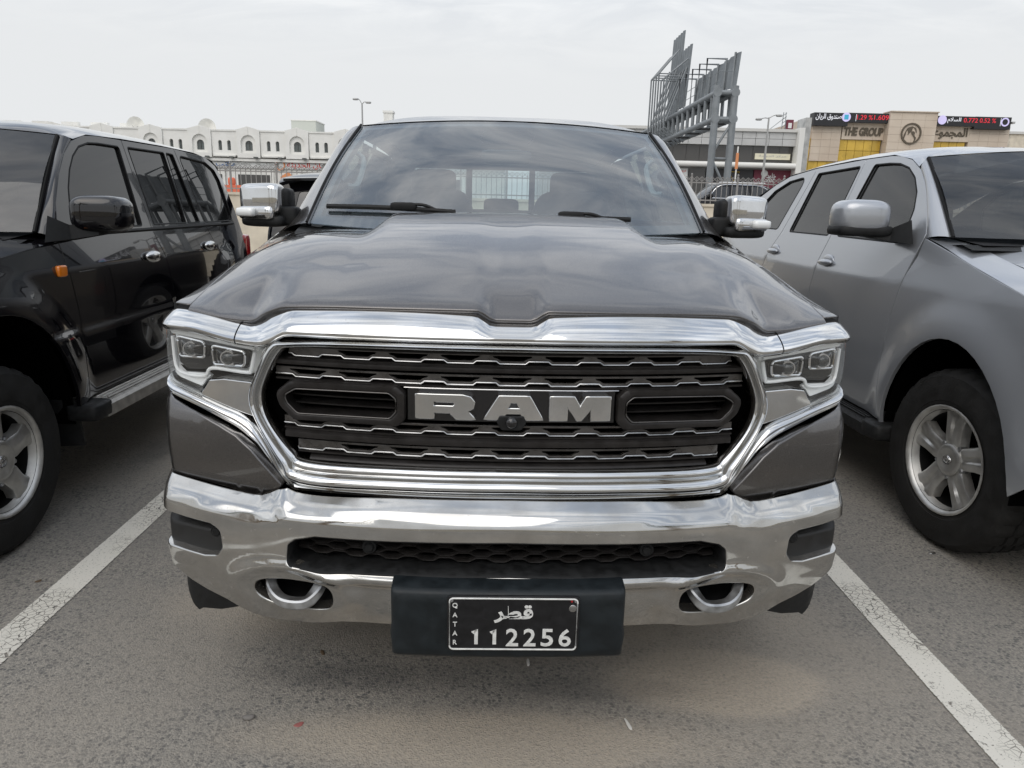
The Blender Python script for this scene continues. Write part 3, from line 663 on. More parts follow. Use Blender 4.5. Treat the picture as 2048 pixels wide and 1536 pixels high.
lowg = rnd([(0, .612), (.515, .603), (.572, .588), (.594, .570), (.600, .518), (.585, .500), (.50, .498), (0, .506)], [0, .02, .02, .02, .03, .03, .02, 0], 4)
lowg = [p for p in lowg if p[0] > .001]
lg = [(0, .612)] + lowg + [(0, .506)]
hookp = crs([(.707, .412), (.692, .441), (.645, .457), (.575, .461), (.505, .455), (.476, .434), (.474, .392), (.495, .367), (.555, .359), (.635, .363), (.690, .383)], 5, True)
fogp = rnd([(1.15, .612), (.97, .606), (.90, .600), (.822, .596), (.788, .580), (.784, .525), (.805, .494), (.85, .484), (.96, .489), (1.15, .500)], [0, .01, .01, .025, .03, .03, .03, .02, .01, 0], 4)
fogh = rnd([(1.145, .612), (.97, .606), (.90, .600), (.822, .596), (.788, .580), (.784, .525), (.805, .494), (.85, .484), (.96, .489), (1.145, .500)], [.01, .01, .01, .025, .03, .03, .03, .02, .01, .01], 4)
holes = [sym(lg)] + [[(g*s, z) for s, z in h] for g in (-1, 1) for h in (hookp, fogh)]
bumper = panel('front_bumper', sym(bo), fas(Lb), FR, 'bumper_chrome', truck, holes=holes, res=.0115, depth=.035, rim=.005, step=.010)
# intake frame, slats, sensors
lgl = sym(lg)
def sc2(L_, k, cz): return [(p[0]*k, cz+(p[1]-cz)*(k-.06 if k < 1 else k)) for p in L_]
def inset(L_, d):
    n = len(L_); s_ = 1 if area(L_) > 0 else -1; out = []
    for i in range(n):
        a, b, c = (Vector(L_[k]) for k in (i-1, i, (i+1) % n)); t_ = (c-a).normalized(); out.append((b.x-s_*t_.y*d, b.y+s_*t_.x*d))
    return out
lgd = dens(lgl, .02)
intake = grid('lower_intake', [[fp(p[0], p[1], l+Lb(q[0], q[1])*wb) for p, q in zip(inset(lgd, d_), lgd)] for d_, l, wb in ((-.006, .012, 1), (-.001, .003, 1), (.004, .001, 1), (.009, .006, .8), (.013, .03, .3), (.015, .085, 0))], 'black_plastic', truck, cu=True, ref=FR, sharp=45)
panel('intake_back', inset(lgd, .006), fas(.085), FR, 'void_black', intake, res=.08, depth=0)
for r_, zc in enumerate((.532, .547, .562, .577, .591)):
    X = np.linspace(-.575, .575, 161); ph = (r_ % 2)*math.pi
    wv = lambda x: .0048*max(-1, min(1, 1.9*math.sin(2*math.pi*x/.097+ph)))
    grid('intake_slat', [[fp(x, zc+wv(x)+dz, l) for x in X] for l, dz in ((.075, .004), (.050, .0034), (.047, 0), (.050, -.0036), (.075, -.0048))], 'dark_satin', intake, ref=FR, sharp=50)
for x_ in (-.375, .375):
    lathe('parking_sensor', [(0, -.004), (.010, -.004), (.0125, -.001), (.0135, .003), (.0185, .003), (.0205, .008), (.022, .030)], 'black_plastic', intake, axis='y', c=fp(x_, .562, .034), seg=24)
for g in (-1, 1):
    # tow hook pocket and forged hook
    hk = [(g*s, z) for s, z in hookp]
    pk = grid('hook_pocket', [[fp(p[0], p[1], l+Lb(q[0], q[1])*w_) for p, q in zip(inset(hk, d_), hk)] for d_, l, w_ in ((-.006, .016, 1), (.000, .009, 1), (.004, .011, 1), (.008, .03, .8), (.016, .16, 0))], 'black_plastic', truck, cu=True, cap=False, ref=FR)
    panel('pocket_back', hk, fas(.16), FR, 'void_black', pk, res=.08, depth=0)
    hp_ = crs([(.518, .450, .17), (.513, .449, .09), (.514, .438, .045), (.530, .410, .016), (.558, .388, .002), (.616, .386, .0), (.650, .404, .014), (.667, .434, .045), (.669, .447, .09), (.665, .449, .17)], 5)
    pr = [(-1, -.62), (-.72, -.95), (.72, -.95), (1, -.62), (1, .62), (.72, .95), (-.72, .95), (-1, .62)]
    tube('tow_hook', [fp(g*s, z, l+.01) for s, z, l in hp_], .0148, 'steel', truck, prof=pr)
    # fog lamp insert
    fg = [(g*s, z) for s, z in fogp]
    Lf = lambda s, z: Lb(s, z)*.6+.022+.03*math.exp(-((z-.568)/.012)**2)*sstep(.80, .85, abs(s))
    ins = panel('fog_insert', fg, fas(lambda s, z: .024+.045*sstep(.556, .580, z)*sstep(.815, .84, abs(s))*(1-sstep(.580, .592, z)*.3)), frf(g), 'fog_plastic', truck, res=.014, depth=.03, rim=.003, step=.012)
    panel('fog_lamp', [(g*s, z) for s, z in rnd([(.850, .566), (.985, .572), (.985, .597), (.850, .592)], .006, 3)], fas(.052), frf(g), 'gloss_black', ins, res=.03, depth=.01, rim=.002)
    lathe('parking_sensor', [(0, -.004), (.009, -.004), (.0115, -.001), (.0125, .003), (.0165, .003), (.018, .010)], 'black_plastic', ins, axis='y', c=fp(g*.816, .556, .020), seg=20)
    # black lower valance flap at the corner
    vf = [(.78, .36), (.90, .40), (.985, .45), (1.06, .48), (1.02, .34), (.965, .245), (.945, .228), (.93, .240), (.86, .255), (.80, .28), (.77, .325)]
    panel('air_dam', [(g*s, z) for s, z in vf], fas(lambda s, z: .085+.25*(.40-z)*.5), frf(g), 'black_plastic', truck, res=.04, depth=.015, rim=.003)
grid('air_dam_center', [[fp(x, z, l) for x in np.linspace(-.75, .75, 25)] for z, l in ((.36, .075), (.30, .10), (.255, .16))], 'black_plastic', truck, ref=FR)
# ---- plate bracket and licence plate
xs_b = [(-.304, .060), (-.304, .020), (-.3005, .006), (-.294, .001), (-.284, 0)]+[(x, 0) for x in np.linspace(-.26, .26, 14)]+[(.284, 0), (.294, .001), (.3005, .006), (.304, .020), (.304, .060)]
br = grid('plate_bracket', [[(x*(1.012 if .34 < z < .39 else 1.0), min(.03, y+dy+.010*(abs(x)/.3)**2), z-(.004 if dy > .015 and z > .49 else 0)) for x, dy in xs_b] for y, z in ((.03, .508), (-.02, .507), (-.052, .505), (-.064, .501), (-.0695, .494), (-.071, .47), (-.071, .42), (-.071, .40), (-.071, .37), (-.071, .34), (-.070, .322), (-.064, .314), (-.050, .311), (.0, .310))], 'bracket_plastic', truck, ref=FR, sharp=60)
PL = -.0765
pl = panel('licence_plate', rnd([(-.156, .342), (.180, .342), (.180, .497), (-.156, .497)], .012, 5), lambda x, z: (x, PL, z), FR, 'plate_black', truck, res=.05, depth=.006, rim=.0012)
pb = rnd([(-.151, .347), (.175, .347), (.175, .492), (-.151, .492)], .011, 5)
tube('plate_border', [(x, PL-.0012, z) for x, z in pb], .0022, 'plate_white', pl, closed=True, seg=6)
def stroke(name, paths, w_, m, parent, x0, z0, sx, sz, y=PL-.0022):
    V, F = [], []
    for path in paths:
        P = [Vector((x0+a*sx, z0+b*sz)) for a, b in path]; base = len(V)
        cl = (P[0]-P[-1]).length < 1e-6
        if cl: P = P[:-1]
        n = len(P)
        for i in range(n):
            d = (P[(i+1) % n]-P[i-1]) if cl else (P[min(i+1, n-1)]-P[max(i-1, 0)]); d = d.normalized() if d.length > 0 else Vector((1, 0))
            k = w_/2
            if (cl or 0 < i < n-1):
                d1 = (P[(i+1) % n]-P[i]); 
                if d1.length > 0: k = min(w_, w_/2/max(.55, d.dot(d1.normalized())))
            nn = Vector((-d.y, d.x))*k
            for q in (P[i]+nn, P[i]-nn): V += [(q.x, y, q.y), (q.x, y+.0022, q.y)]
        for i in range(n if cl else n-1):
            a, b = base+4*i, base+4*((i+1) % n)
            F += [(a, a+2, b+2, b), (a+1, a, b, b+1), (a+2, a+3, b+3, b+2)]
        if not cl: F += [(base, base+1, base+3, base+2), (base+4*(n-1), base+4*(n-1)+2, base+4*(n-1)+3, base+4*(n-1)+1)]
    return mesh(name, V, F, m, parent, smooth=False)
arc = lambda cx, cy, rx, ry, a, b, n=10: [(cx+rx*math.cos(R(a+(b-a)*i/n)), cy+ry*math.sin(R(a+(b-a)*i/n))) for i in range(n+1)]
DG = {'1': [[(.18, .78), (.48, 1.0), (.48, 0)]], '2': [arc(.5, .70, .42, .30, 165, -35, 12)+[(.08, .0), (.95, .0)]],
      '5': [[(.88, 1), (.22, 1), (.16, .56)]+arc(.48, .33, .42, .33, 118, -150, 14)],
      '6': [[(.80, .93)]+arc(.50, .60, .42, .40, 70, 180, 6)+[(.08, .34)]+arc(.5, .33, .42, .33, 180, 540, 20)]}
for k, (dch, xc) in enumerate(zip('112256', (-.097, -.050, -.005, .040, .085, .131))):
    stroke('digit', DG[dch], .0092, 'plate_white', pl, xc, .3615, .030, .0415) if dch == '1' else text('digit', dch, .050, 'plate_white', pl, loc=(xc+.015, PL-.003, .382), width=.032, ext=.002, off=.012)
for k, ch in enumerate('QATAR'):
    text('letter', ch, .0125 if ch != 'Q' else .015, 'plate_white', pl, loc=(-.137, PL-.003, .472-.0262*k), ext=.002, off=.008)
text('country_name', arabic('قطر'), .050, 'plate_white', pl, loc=(.012, PL-.003, .449), width=.100, ext=.002, off=.03)
for x_, z_, m_, r_ in ((-.146, .486, 'steel', .005), (.170, .486, 'steel', .004), (.160, .486, 'red_lens', .003), (.163, .466, 'satin_chrome', .010)):
    lathe('plate_bolt' if r_ < .009 else 'plate_seal', [(0, -.0022), (r_*.8, -.0022), (r_, -.001), (r_, .001)], m_, pl, axis='y', c=(x_, PL-.0008, z_), seg=18)
# ------------------------------------------------------------------ wheels
def gvf(rows, cu=False, cap=False):
    nr, nc = len(rows), len(rows[0]); V = [tuple(p) for r in rows for p in r]; F = []
    for i in range(nr-1):
        for j in range(nc if cu else nc-1): F.append((i*nc+j, i*nc+(j+1) % nc, (i+1)*nc+(j+1) % nc, (i+1)*nc+j))
    if cap: F += [tuple(range(nc))[::-1], tuple((nr-1)*nc+j for j in range(nc))]
    return V, F
def join(parts):
    V, F = [], []
    for v, f in parts: k = len(V); V += v; F += [tuple(i+k for i in q) for q in f]
    return V, F
def wheel(parent, y, z, Rr, rim, w_, sgn, xo, style, cap_r=.07, steer=0, seg=96, tread=True, parts=True):
    "wheel centred at local origin of its own mesh, axis along x, outer face at +sgn"
    hw = w_/2
    prof = [(rim-.012, -hw*.85), (rim+.03, -hw*.97), ((rim+Rr)/2, -hw), (Rr-.035, -hw*.93), (Rr-.012, -hw*.83), (Rr, -hw*.66), (Rr, -hw*.36), (Rr-.009, -hw*.34), (Rr-.009, -hw*.28), (Rr, -hw*.26),
            (Rr+.001, hw*-.03), (Rr-.009, hw*-.01), (Rr-.009, hw*.05), (Rr+.001, hw*.07), (Rr, hw*.30), (Rr-.009, hw*.32), (Rr-.009, hw*.38), (Rr, hw*.40), (Rr-.001, hw*.66), (Rr-.010, hw*.82), (Rr-.026, hw*.91), (Rr-.034, hw*.955), (Rr-.038, hw*.955),
            ((rim*.35+Rr*.65), hw*.995), ((rim+Rr)/2+.004, hw*1.0), ((rim+Rr)/2-.002, hw*1.005), (rim+.045, hw*.99), (rim+.030, hw*.975), (rim+.027, hw*.955), (rim+.016, hw*.94), (rim+.004, hw*.90), (rim-.014, hw*.86)]
    rows = []
    for r, a in prof:
        ring = []
        for k in range(seg):
            t = 2*math.pi*k/seg; rr = r
            if tread and r > Rr-.013 and (k % 3 == 0): rr = r-.011
            ring.append((sgn*a, rr*math.cos(t), rr*math.sin(t)))
        rows.append(ring)
    root = grid('wheel', rows, 'rubber', parent, cu=True, sharp=28, flip=sgn < 0)
    root.location = (xo-sgn*hw, y, z); root.rotation_euler = (0, 0, steer)
    if not parts: return root
    f = hw*.80
    lat = [(rim+.006, hw*.93), (rim+.010, hw*.97), (rim+.004, hw*.985), (rim-.006, hw*.95), (rim-.012, hw*.86), (rim-.022, hw*.62)]
    S_ = [gvf([[(sgn*a, r*math.cos(2*math.pi*k/48), r*math.sin(2*math.pi*k/48)) for k in range(48)] for r, a in lat], True)]
    n = 5
    for k in range(n):
        th = 2*math.pi*(k+.25)/n; rws = []
        for r, wd, a, gr in ((cap_r*.6, .034, f*.80, 0), (cap_r, .044, f*.86, 0), (cap_r+.025, .048, f*.92, .3), ((cap_r+rim)/2, .050 if style == 'twin' else .043, f*.95, 1), (rim-.035, .062 if style == 'twin' else .050, f*.93, 1), (rim-.010, .080 if style == 'twin' else .070, f*.98, .5)):
            ring = []
            gd = .012*gr if style == 'twin' else -.004*gr
            for q, d in ((-1.12, -.045), (-1.0, -.006), (-.82, 0), (-.32, 0), (-.16, -gd), (.16, -gd), (.32, 0), (.82, 0), (1.0, -.006), (1.12, -.045)):
                ring.append((sgn*(a+d), r*math.cos(th)-wd*q*math.sin(th), r*math.sin(th)+wd*q*math.cos(th)))
            rws.append(ring)
        S_.append(gvf(rws))
    v, fc = join(S_); rm = mesh('rim', v, fc, 'alloy', root, sharp=40)
    v, fc = gvf([[(sgn*a, r*math.cos(2*math.pi*k/40), r*math.sin(2*math.pi*k/40)) for k in range(40)] for r, a in ((rim-.020, hw*.63), (rim-.028, hw*.2), (rim-.036, -hw*.30), (.04, -hw*.30))], True); mesh('shade_drum', v, fc, 'seal_black', root)  # black drum lining: shade behind the spokes put into its colour
    cp = [(cap_r+.012, f*.70), (cap_r+.010, f*.93), (cap_r+.002, f*.985), (cap_r*.86, f*1.0), (cap_r*.80, f*.985), (cap_r*.55, f*.985), (cap_r*.50, f*.97), (0.002, f*.97)]
    hc = lathe('hub_cap', cp, 'alloy', root, c=(0, 0, 0), seg=32, sgn=sgn)
    # three-ellipse badge
    for ex, ez, dz in ((.62, .42, 0), (.20, .40, 0), (.40, .17, .13)):
        k_ = cap_r*.56
        tube('hub_badge', [(sgn*(f*.985), k_*ex*1.1*math.cos(2*math.pi*q/20), k_*(dz+ez*1.25*math.sin(2*math.pi*q/20))) for q in range(20)], .0022, 'satin_chrome', hc, closed=True, seg=5, upv=(1, 0, 0))
    for k in range(5):
        th = 2*math.pi*(k+.75)/5; r = cap_r+.020
        lathe('lug_nut', [(.013, f*.62), (.012, f*.84), (.009, f*.90), (.001, f*.91)], 'steel', root, c=(0, r*math.cos(th), r*math.sin(th)), seg=6, sgn=sgn)
    return root
def arch_pts(cy, cz, ry, rz, a0_=180, a1_=0, n=22): return [(cy+ry*math.cos(R(a0_+(a1_-a0_)*i/n)), cz+rz*math.sin(R(a0_+(a1_-a0_)*i/n))) for i in range(n+1)]
def wheel_well(parent, g, cy, cz, ry, rz, xo, xi):
    ap = arch_pts(cy, cz, ry, rz, 184, -4)
    grid('wheel_well', [[(g*x, a, b) for a, b in ap] for x in (xo, xo-.1, xi)] + [[(g*xi, cy, cz)]*len(ap)], 'void_black', parent, sharp=60)

# ------------------------------------------------------------------ truck cab, sides, bed
def Xt(y, z):
    rg = ridge(y) if y < 1.7 else 1.385
    if z <= rg: x = .987-.020*sstep(rg-.12, rg, z)-.016*max(0, (.62-z)/.3)**2
    else: x = .967-(z-rg)*.37
    return x-.02*sstep(.6, .3, y)*0
for g in (-1, 1):
    sm = lambda y, z, g=g: (g*Xt(y, z), y, z); ref = (g, 0, 0); K = dict(res=.06, depth=.02, rim=.003)
    fa = arch_pts(1.0, .42, .53, .57, 180, 0)
    fender = panel('fender', [(.385, .94)]+[(.385, .75), (.42, .52), (.47, .43)]+fa[1:-1]+[(1.53, .45), (1.60, .46), (1.615, .8), (1.615, 1.365), (1.41, 1.328), (1.04, 1.263), (.69, 1.208), (.52, 1.181), (.385, 1.160)], sm, ref, 'truck_paint', truck, **K)
    wheel_well(truck, g, 1.0, .42, .535, .575, .965, .55)
    fd = panel('front_door', [(1.623, .52), (2.76, .52), (2.775, 1.36), (2.74, 1.80), (2.22, 1.80), (2.10, 1.775), (1.66, 1.40), (1.623, 1.36)], sm, ref, 'truck_paint', truck, holes=[rnd([(1.80, 1.41), (2.20, 1.752), (2.66, 1.765), (2.70, 1.405)], .02, 3)], **K)
    panel('window', rnd([(1.79, 1.405), (2.20, 1.757), (2.665, 1.77), (2.705, 1.40)], .02, 3), lambda y, z, g=g: (g*(Xt(y, z)-.010), y, z), ref, 'tint_glass', fd, res=.1, depth=.004, rim=.001)
    rd = panel('rear_door', [(2.768, .52), (3.80, .52), (3.86, 1.36), (3.80, 1.78), (3.6, 1.80), (2.748, 1.80), (2.783, 1.36)], sm, ref, 'truck_paint', truck, holes=[rnd([(2.84, 1.405), (2.81, 1.765), (3.62, 1.76), (3.76, 1.41)], .03, 3)], **K)
    panel('window', rnd([(2.835, 1.40), (2.805, 1.77), (3.625, 1.765), (3.765, 1.405)], .03, 3), lambda y, z, g=g: (g*(Xt(y, z)-.010), y, z), ref, 'tint_glass', rd, res=.1, depth=.004, rim=.001)
    panel('cab_corner', [(3.808, .52), (3.93, .52), (3.95, 1.75), (3.90, 1.80), (3.808, 1.79), (3.868, 1.36)], sm, ref, 'truck_paint', truck, **K)
    ra = arch_pts(4.67, .42, .53, .57, 180, 0)
    panel('bed_side', [(3.96, .52)]+ra[1:-1]+[(5.30, .50), (5.78, .55), (5.80, 1.36), (3.96, 1.37)], sm, ref, 'truck_paint', truck, **K)
    wheel_well(truck, g, 4.67, .42, .535, .575, .965, .55)
    panel('rocker', [(1.60, .40), (3.95, .40), (3.95, .512), (1.60, .512)], lambda y, z, g=g: (g*(Xt(y, z)-.01), y, z), ref, 'black_plastic', truck, res=.12, depth=.05, rim=.01)
    for y_, h_ in ((2.66, fd), (3.70, rd)): sell('door_handle', (g*1.0, y_-.08, 1.18), (.022, .10, .016), 'chrome', h_, .5, .5, 16, 8)
    wheel(truck, 1.0, .42, .42, .262, .285, g, g*.965, 'single', parts=True)
    wheel(truck, 4.67, .42, .42, .262, .285, g, g*.965, 'single')
# windshield and pillars
def ws(u, v):
    x = u*(.812-.100*v+.012*math.sin(math.pi*v)); y = (1.13+.185*u*u)*(1-v)+(1.975+.085*u*u)*v; z = (1.355+.022*u*u)*(1-v)+(1.868-.030*u*u)*v+.022*math.sin(math.pi*v)*(1-.3*u*u)
    return Vector((x, y, z))
U = np.linspace(-1, 1, 33); Vv = np.linspace(0, 1, 17)
grid('windshield', [[ws(u, v) for u in U] for v in Vv], 'windshield_glass', truck, ref=(0, -1, 1))
# black ceramic border of the glass
def wsin(u, v): p = ws(u, v); return p+Vector((0, .004, -.004))
bord = []
for ua, ub, va, vb in ((-1, 1, 0, .07), (-1, 1, .945, 1), (-1, -.958, .07, .945), (.958, 1, .07, .945)):
    bord.append(gvf([[wsin(u, v) for u in np.linspace(ua, ub, 25 if ub-ua > 1 else 3)] for v in np.linspace(va, vb, 3 if vb-va < .5 else 17)]))
v, f = join(bord); mesh('glass_border', v, f, 'gloss_black', truck)
for g in (-1, 1):
    dl = crs([(1.45, 1.325), (1.62, 1.372), (1.66, 1.405), (1.88, 1.59), (2.095, 1.782), (2.16, 1.806)], 5); n = len(dl)
    outer = [Vector((g*(Xt(y, z)-.002), y-.006, z+.004)) for y, z in dl]; innr = [ws(g*1.0, max(0, min(1, (i/(n-1))*1.0)))+Vector((g*.006, 0, .002)) for i in range(n)]
    rows = []
    for k, bz in ((0, -.012), (.02, .0), (.25, .010), (.5, .014), (.75, .010), (.93, .004), (1, -.004)):
        rows.append([a*(1-k)+b*k+Vector((g*bz*.8, -bz*.5, bz*.6)) for a, b in zip(innr, outer)])
    grid('a_pillar', rows, 'truck_paint', truck, ref=(g, -.5, .3), sharp=50)
    tube('pillar_seal', [p+Vector((g*.004, -.003, .003)) for p in innr], .006, 'seal_black', truck, seg=6)
    # cowl corner
    grid('cowl_corner', [[Vector((g*x, y, hoodz(x, min(y, 1.6))-dz)) for x in (.80, .86, .90)] for y, dz in ((1.29, .004), (1.40, .0), (1.50, -.002), (1.62, -.004))], 'truck_paint', truck, ref=(0, 0, 1))
grid('cowl', [[(x, 1.10+.17*(x/.85)**2+dy, 1.375-dz+.02*(x/.85)**2) for x in np.linspace(-.86, .86, 21)] for dy, dz in ((-.02, .06), (.02, .045), (.10, .03), (.16, .05))], 'black_plastic', truck, ref=(0, 0, 1))
# roof
def roofrow(y, zs, zc, k=4.0, n=24):
    xs_ = Xt(max(y, 1.8), zs); out = []
    for i in range(n+1):
        f_ = -1+2*i/n; f_ = math.copysign(abs(f_)**.7, f_); out.append((xs_*f_, y+(.085*f_*f_ if y < 2.1 else 0), zs+(zc-zs)*(1-abs(f_)**k)))
    return out
rr_ = [[tuple(ws(u, 1.0)+Vector((0, .0, .004))) for u in [math.copysign(abs(-1+2*i/24)**.7, -1+2*i/24) for i in range(25)]]]
rr_[0] = [(x*1.0, y, z) for x, y, z in rr_[0]]
for y, zs, zc in ((2.09, 1.806, 1.886), (2.2, 1.815, 1.914), (2.4, 1.82, 1.940), (2.7, 1.82, 1.952), (3.1, 1.82, 1.950), (3.5, 1.812, 1.925), (3.8, 1.80, 1.90), (3.93, 1.785, 1.875), (3.97, 1.74, 1.80)): rr_.append(roofrow(y, zs, zc))
grid('roof', rr_, 'truck_paint', truck, ref=(0, 0, 1), sharp=60)
# back of the cab with rear window
bm_ = lambda x, z: (x, 3.955+.03*(1-(x/.8)**2)-max(0, z-1.40)*.10, z)
cb = panel('cab_back', [(-.95, .75), (.95, .75), (.95, 1.38), (.80, 1.79), (.5, 1.86), (-.5, 1.86), (-.80, 1.79), (-.95, 1.38)], bm_, (0, 1, 0), 'truck_paint', truck, holes=[rnd([(-.72, 1.42), (.72, 1.42), (.66, 1.745), (-.66, 1.745)], .03, 3)], res=.1, depth=.03)
rgl = panel('rear_window', rnd([(-.73, 1.41), (.73, 1.41), (.67, 1.755), (-.67, 1.755)], .03, 3), bm_, (0, 1, 0), 'rear_glass', truck, res=.12, depth=.004, rim=.001)
for x_ in (-.245, .235): span('slider_frame', x_-.022, x_+.022, 3.93, 3.97, 1.41, 1.75, 'seal_black', rgl)
# bed floor, tailgate, underbody
span('bed_floor', -.90, .90, 3.99, 5.76, .78, .84, 'black_plastic', truck); span('bed_front', -.90, .90, 3.985, 4.02, .84, 1.36, 'truck_paint', truck)
tg = span('tailgate', -.80, .80, 5.72, 5.80, .70, 1.35, 'truck_paint', truck, .02); span('handle', -.12, .12, 5.80, 5.82, 1.12, 1.20, 'black_plastic', tg)
span('rear_bumper', -.97, .97, 5.74, 5.92, .52, .68, 'chrome', truck, .03)
for g in (-1, 1): span('tail_light', g*.84, g*.975, 5.70, 5.81, .86, 1.32, 'red_lens', truck, .02)
span('chassis', -.55, .55, .42, 5.6, .30, .50, 'void_black', truck); span('engine_block', -.75, .75, .36, 1.5, .50, 1.05, 'void_black', truck)
span('cabin_floor', -.93, .93, 1.5, 3.94, .48, .56, 'dash', truck); span('firewall', -.93, .93, 1.42, 1.47, .5, 1.28, 'dash', truck)
span('axle', -.8, .8, .96, 1.04, .38, .46, 'void_black', truck); span('axle', -.8, .8, 4.63, 4.71, .36, .48, 'void_black', truck)
# interior
grid('dashboard', [[(x, y+.05*(x/.8)**2, z+.02*math.exp(-((x-.40)/.2)**2)) for x in np.linspace(-.84, .84, 21)] for y, z in ((1.42, 1.335), (1.60, 1.375), (1.78, 1.372), (1.88, 1.33), (1.90, 1.15), (1.86, .9))], 'dash', truck, ref=(0, 0, 1))
for x_ in (-.42, .42):
    st = sell('seat', (x_, 2.42, .98), (.27, .28, .09), 'seat', truck, .4, .4)
    sell('backrest', (x_, 2.70, 1.24), (.26, .085, .33), 'seat', st, .45, .5, warp=lambda p: (p.x*(1-.25*max(0, p.z)), p.y+p.z*.22, p.z))
    sell('headrest', (x_, 2.80, 1.585), (.135, .055, .095), 'seat', st, .4, .5)
rs = sell('rear_seat', (0, 3.40, .98), (.75, .26, .10), 'seat', truck, .35, .3)
sell('backrest', (0, 3.68, 1.20), (.74, .09, .25), 'seat', rs, .35, .3)
for x_ in (-.47, 0, .47): sell('headrest', (x_, 3.74, 1.47), (.13, .05, .06), 'seat', rs, .4, .5)
sw = [Vector((.40+.185*math.cos(t), 1.99-.185*math.sin(t)*.42, 1.275+.185*math.sin(t)*.90)) for t in np.linspace(0, 2*math.pi, 33)[:-1]]
swo = tube('steering_wheel', sw, .0155, 'dash', truck, closed=True, seg=8)
tube('spoke', [(.24, 2.0, 1.28), (.40, 1.985, 1.265), (.56, 2.0, 1.28)], .02, 'dash', swo, seg=6)
pr = ws(0, .90)
mrr = sell('rearview_mirror', (.0, 1.93, 1.70), (.125, .022, .036), 'gloss_black', truck, .4, .4)
span('sensor_housing', -.13, .13, 1.90, 2.02, 1.765, 1.822, 'void_black', mrr, .02)
grid('headliner', [[(x, y, z-.05*(x/.7)**4) for x in np.linspace(-.70, .70, 13)] for y, z in ((2.06, 1.835), (2.5, 1.88), (3.2, 1.89), (3.9, 1.84))], 'trim_light', truck, flip=True)
for g in (-1, 1):
    grid('pillar_trim', [[ws(g*.955, v)+Vector((0, .05, -.02)) for v in np.linspace(.04, .97, 13)], [ws(g*1.0, v)+Vector((-g*.0, .10, -.01)) for v in np.linspace(.04, .97, 13)]], 'trim_light', truck)
    tube('grab_handle', crs([(g*.72, 1.93, 1.70), (g*.69, 1.92, 1.66), (g*.70, 1.80, 1.55), (g*.74, 1.78, 1.54)], 5), .014, 'trim_light', truck, seg=6)
    sell('seat_belt_guide', (g*.86, 2.66, 1.60), (.02, .03, .09), 'trim_light', truck)
# wipers
def wiper(u0, u1, uh, v_, nm='wiper'):
    pts = [ws(u, v_+.012*math.sin(math.pi*i/16))+Vector((0, -.012, .012)) for i, u in enumerate(np.linspace(u0, u1, 17))]
    o = tube(nm, pts, .009, 'black_plastic', truck, prof=[(-.6, -1), (.6, -1), (.9, .2), (.3, 1.2), (-.3, 1.2), (-.9, .2)])
    h0 = ws(uh, v_+.01)+Vector((0, -.022, .022))
    sell('wiper_joint', h0, (.055, .014, .017), 'black_plastic', o, .5, .5, 16, 8)
    tube('wiper_arm', crs([h0+Vector((.02, 0, .008)), h0+Vector((.09, -.01, .005)), h0+Vector((.17, -.01, -.032)), h0+Vector((.27, -.02, -.075))], 5), .0075, 'black_plastic', o, seg=6)
wiper(-.93, -.26, -.52, .115); wiper(-.18, .62, .315, .085)
# door mirrors
for g in (-1, 1):
    def wp(p, g=g): return (p.x, p.y+.05*(p.x*g/.12), p.z+.012*(1 if p.z > 0 else 0)*(-g*p.x/.12)*.3)
    mo = sell('door_mirror', (g*1.065, 1.535, 1.470), (.098, .075, .066), 'chrome', truck, .38, .45, 40, 20, warp=wp)
    sell('lower_cap', (g*1.078, 1.530, 1.412), (.088, .078, .030), 'chrome', mo, .35, .4, 36, 12, warp=wp)
    sell('turn_signal', (g*1.120, 1.515, 1.414), (.047, .075, .019), 'lamp_silver', mo, .35, .4, 28, 10, warp=wp)
    sell('mirror_base', (g*1.060, 1.545, 1.378), (.105, .080, .026), 'black_plastic', mo, .5, .45, 32, 10, warp=wp)
    sell('mirror_arm', (g*.958, 1.535, 1.400), (.050, .050, .042), 'black_plastic', mo, .35, .4, 24, 10)
    sell('mirror_shell', (g*.985, 1.575, 1.462), (.040, .060, .058), 'black_plastic', mo, .4, .4, 24, 10)
    grid('mirror_glass', [[(g*(1.06+a), 1.63+.05*a/.12, 1.46+b) for a in (-.08, .08)] for b in (-.05, .05)], 'reflector', mo)
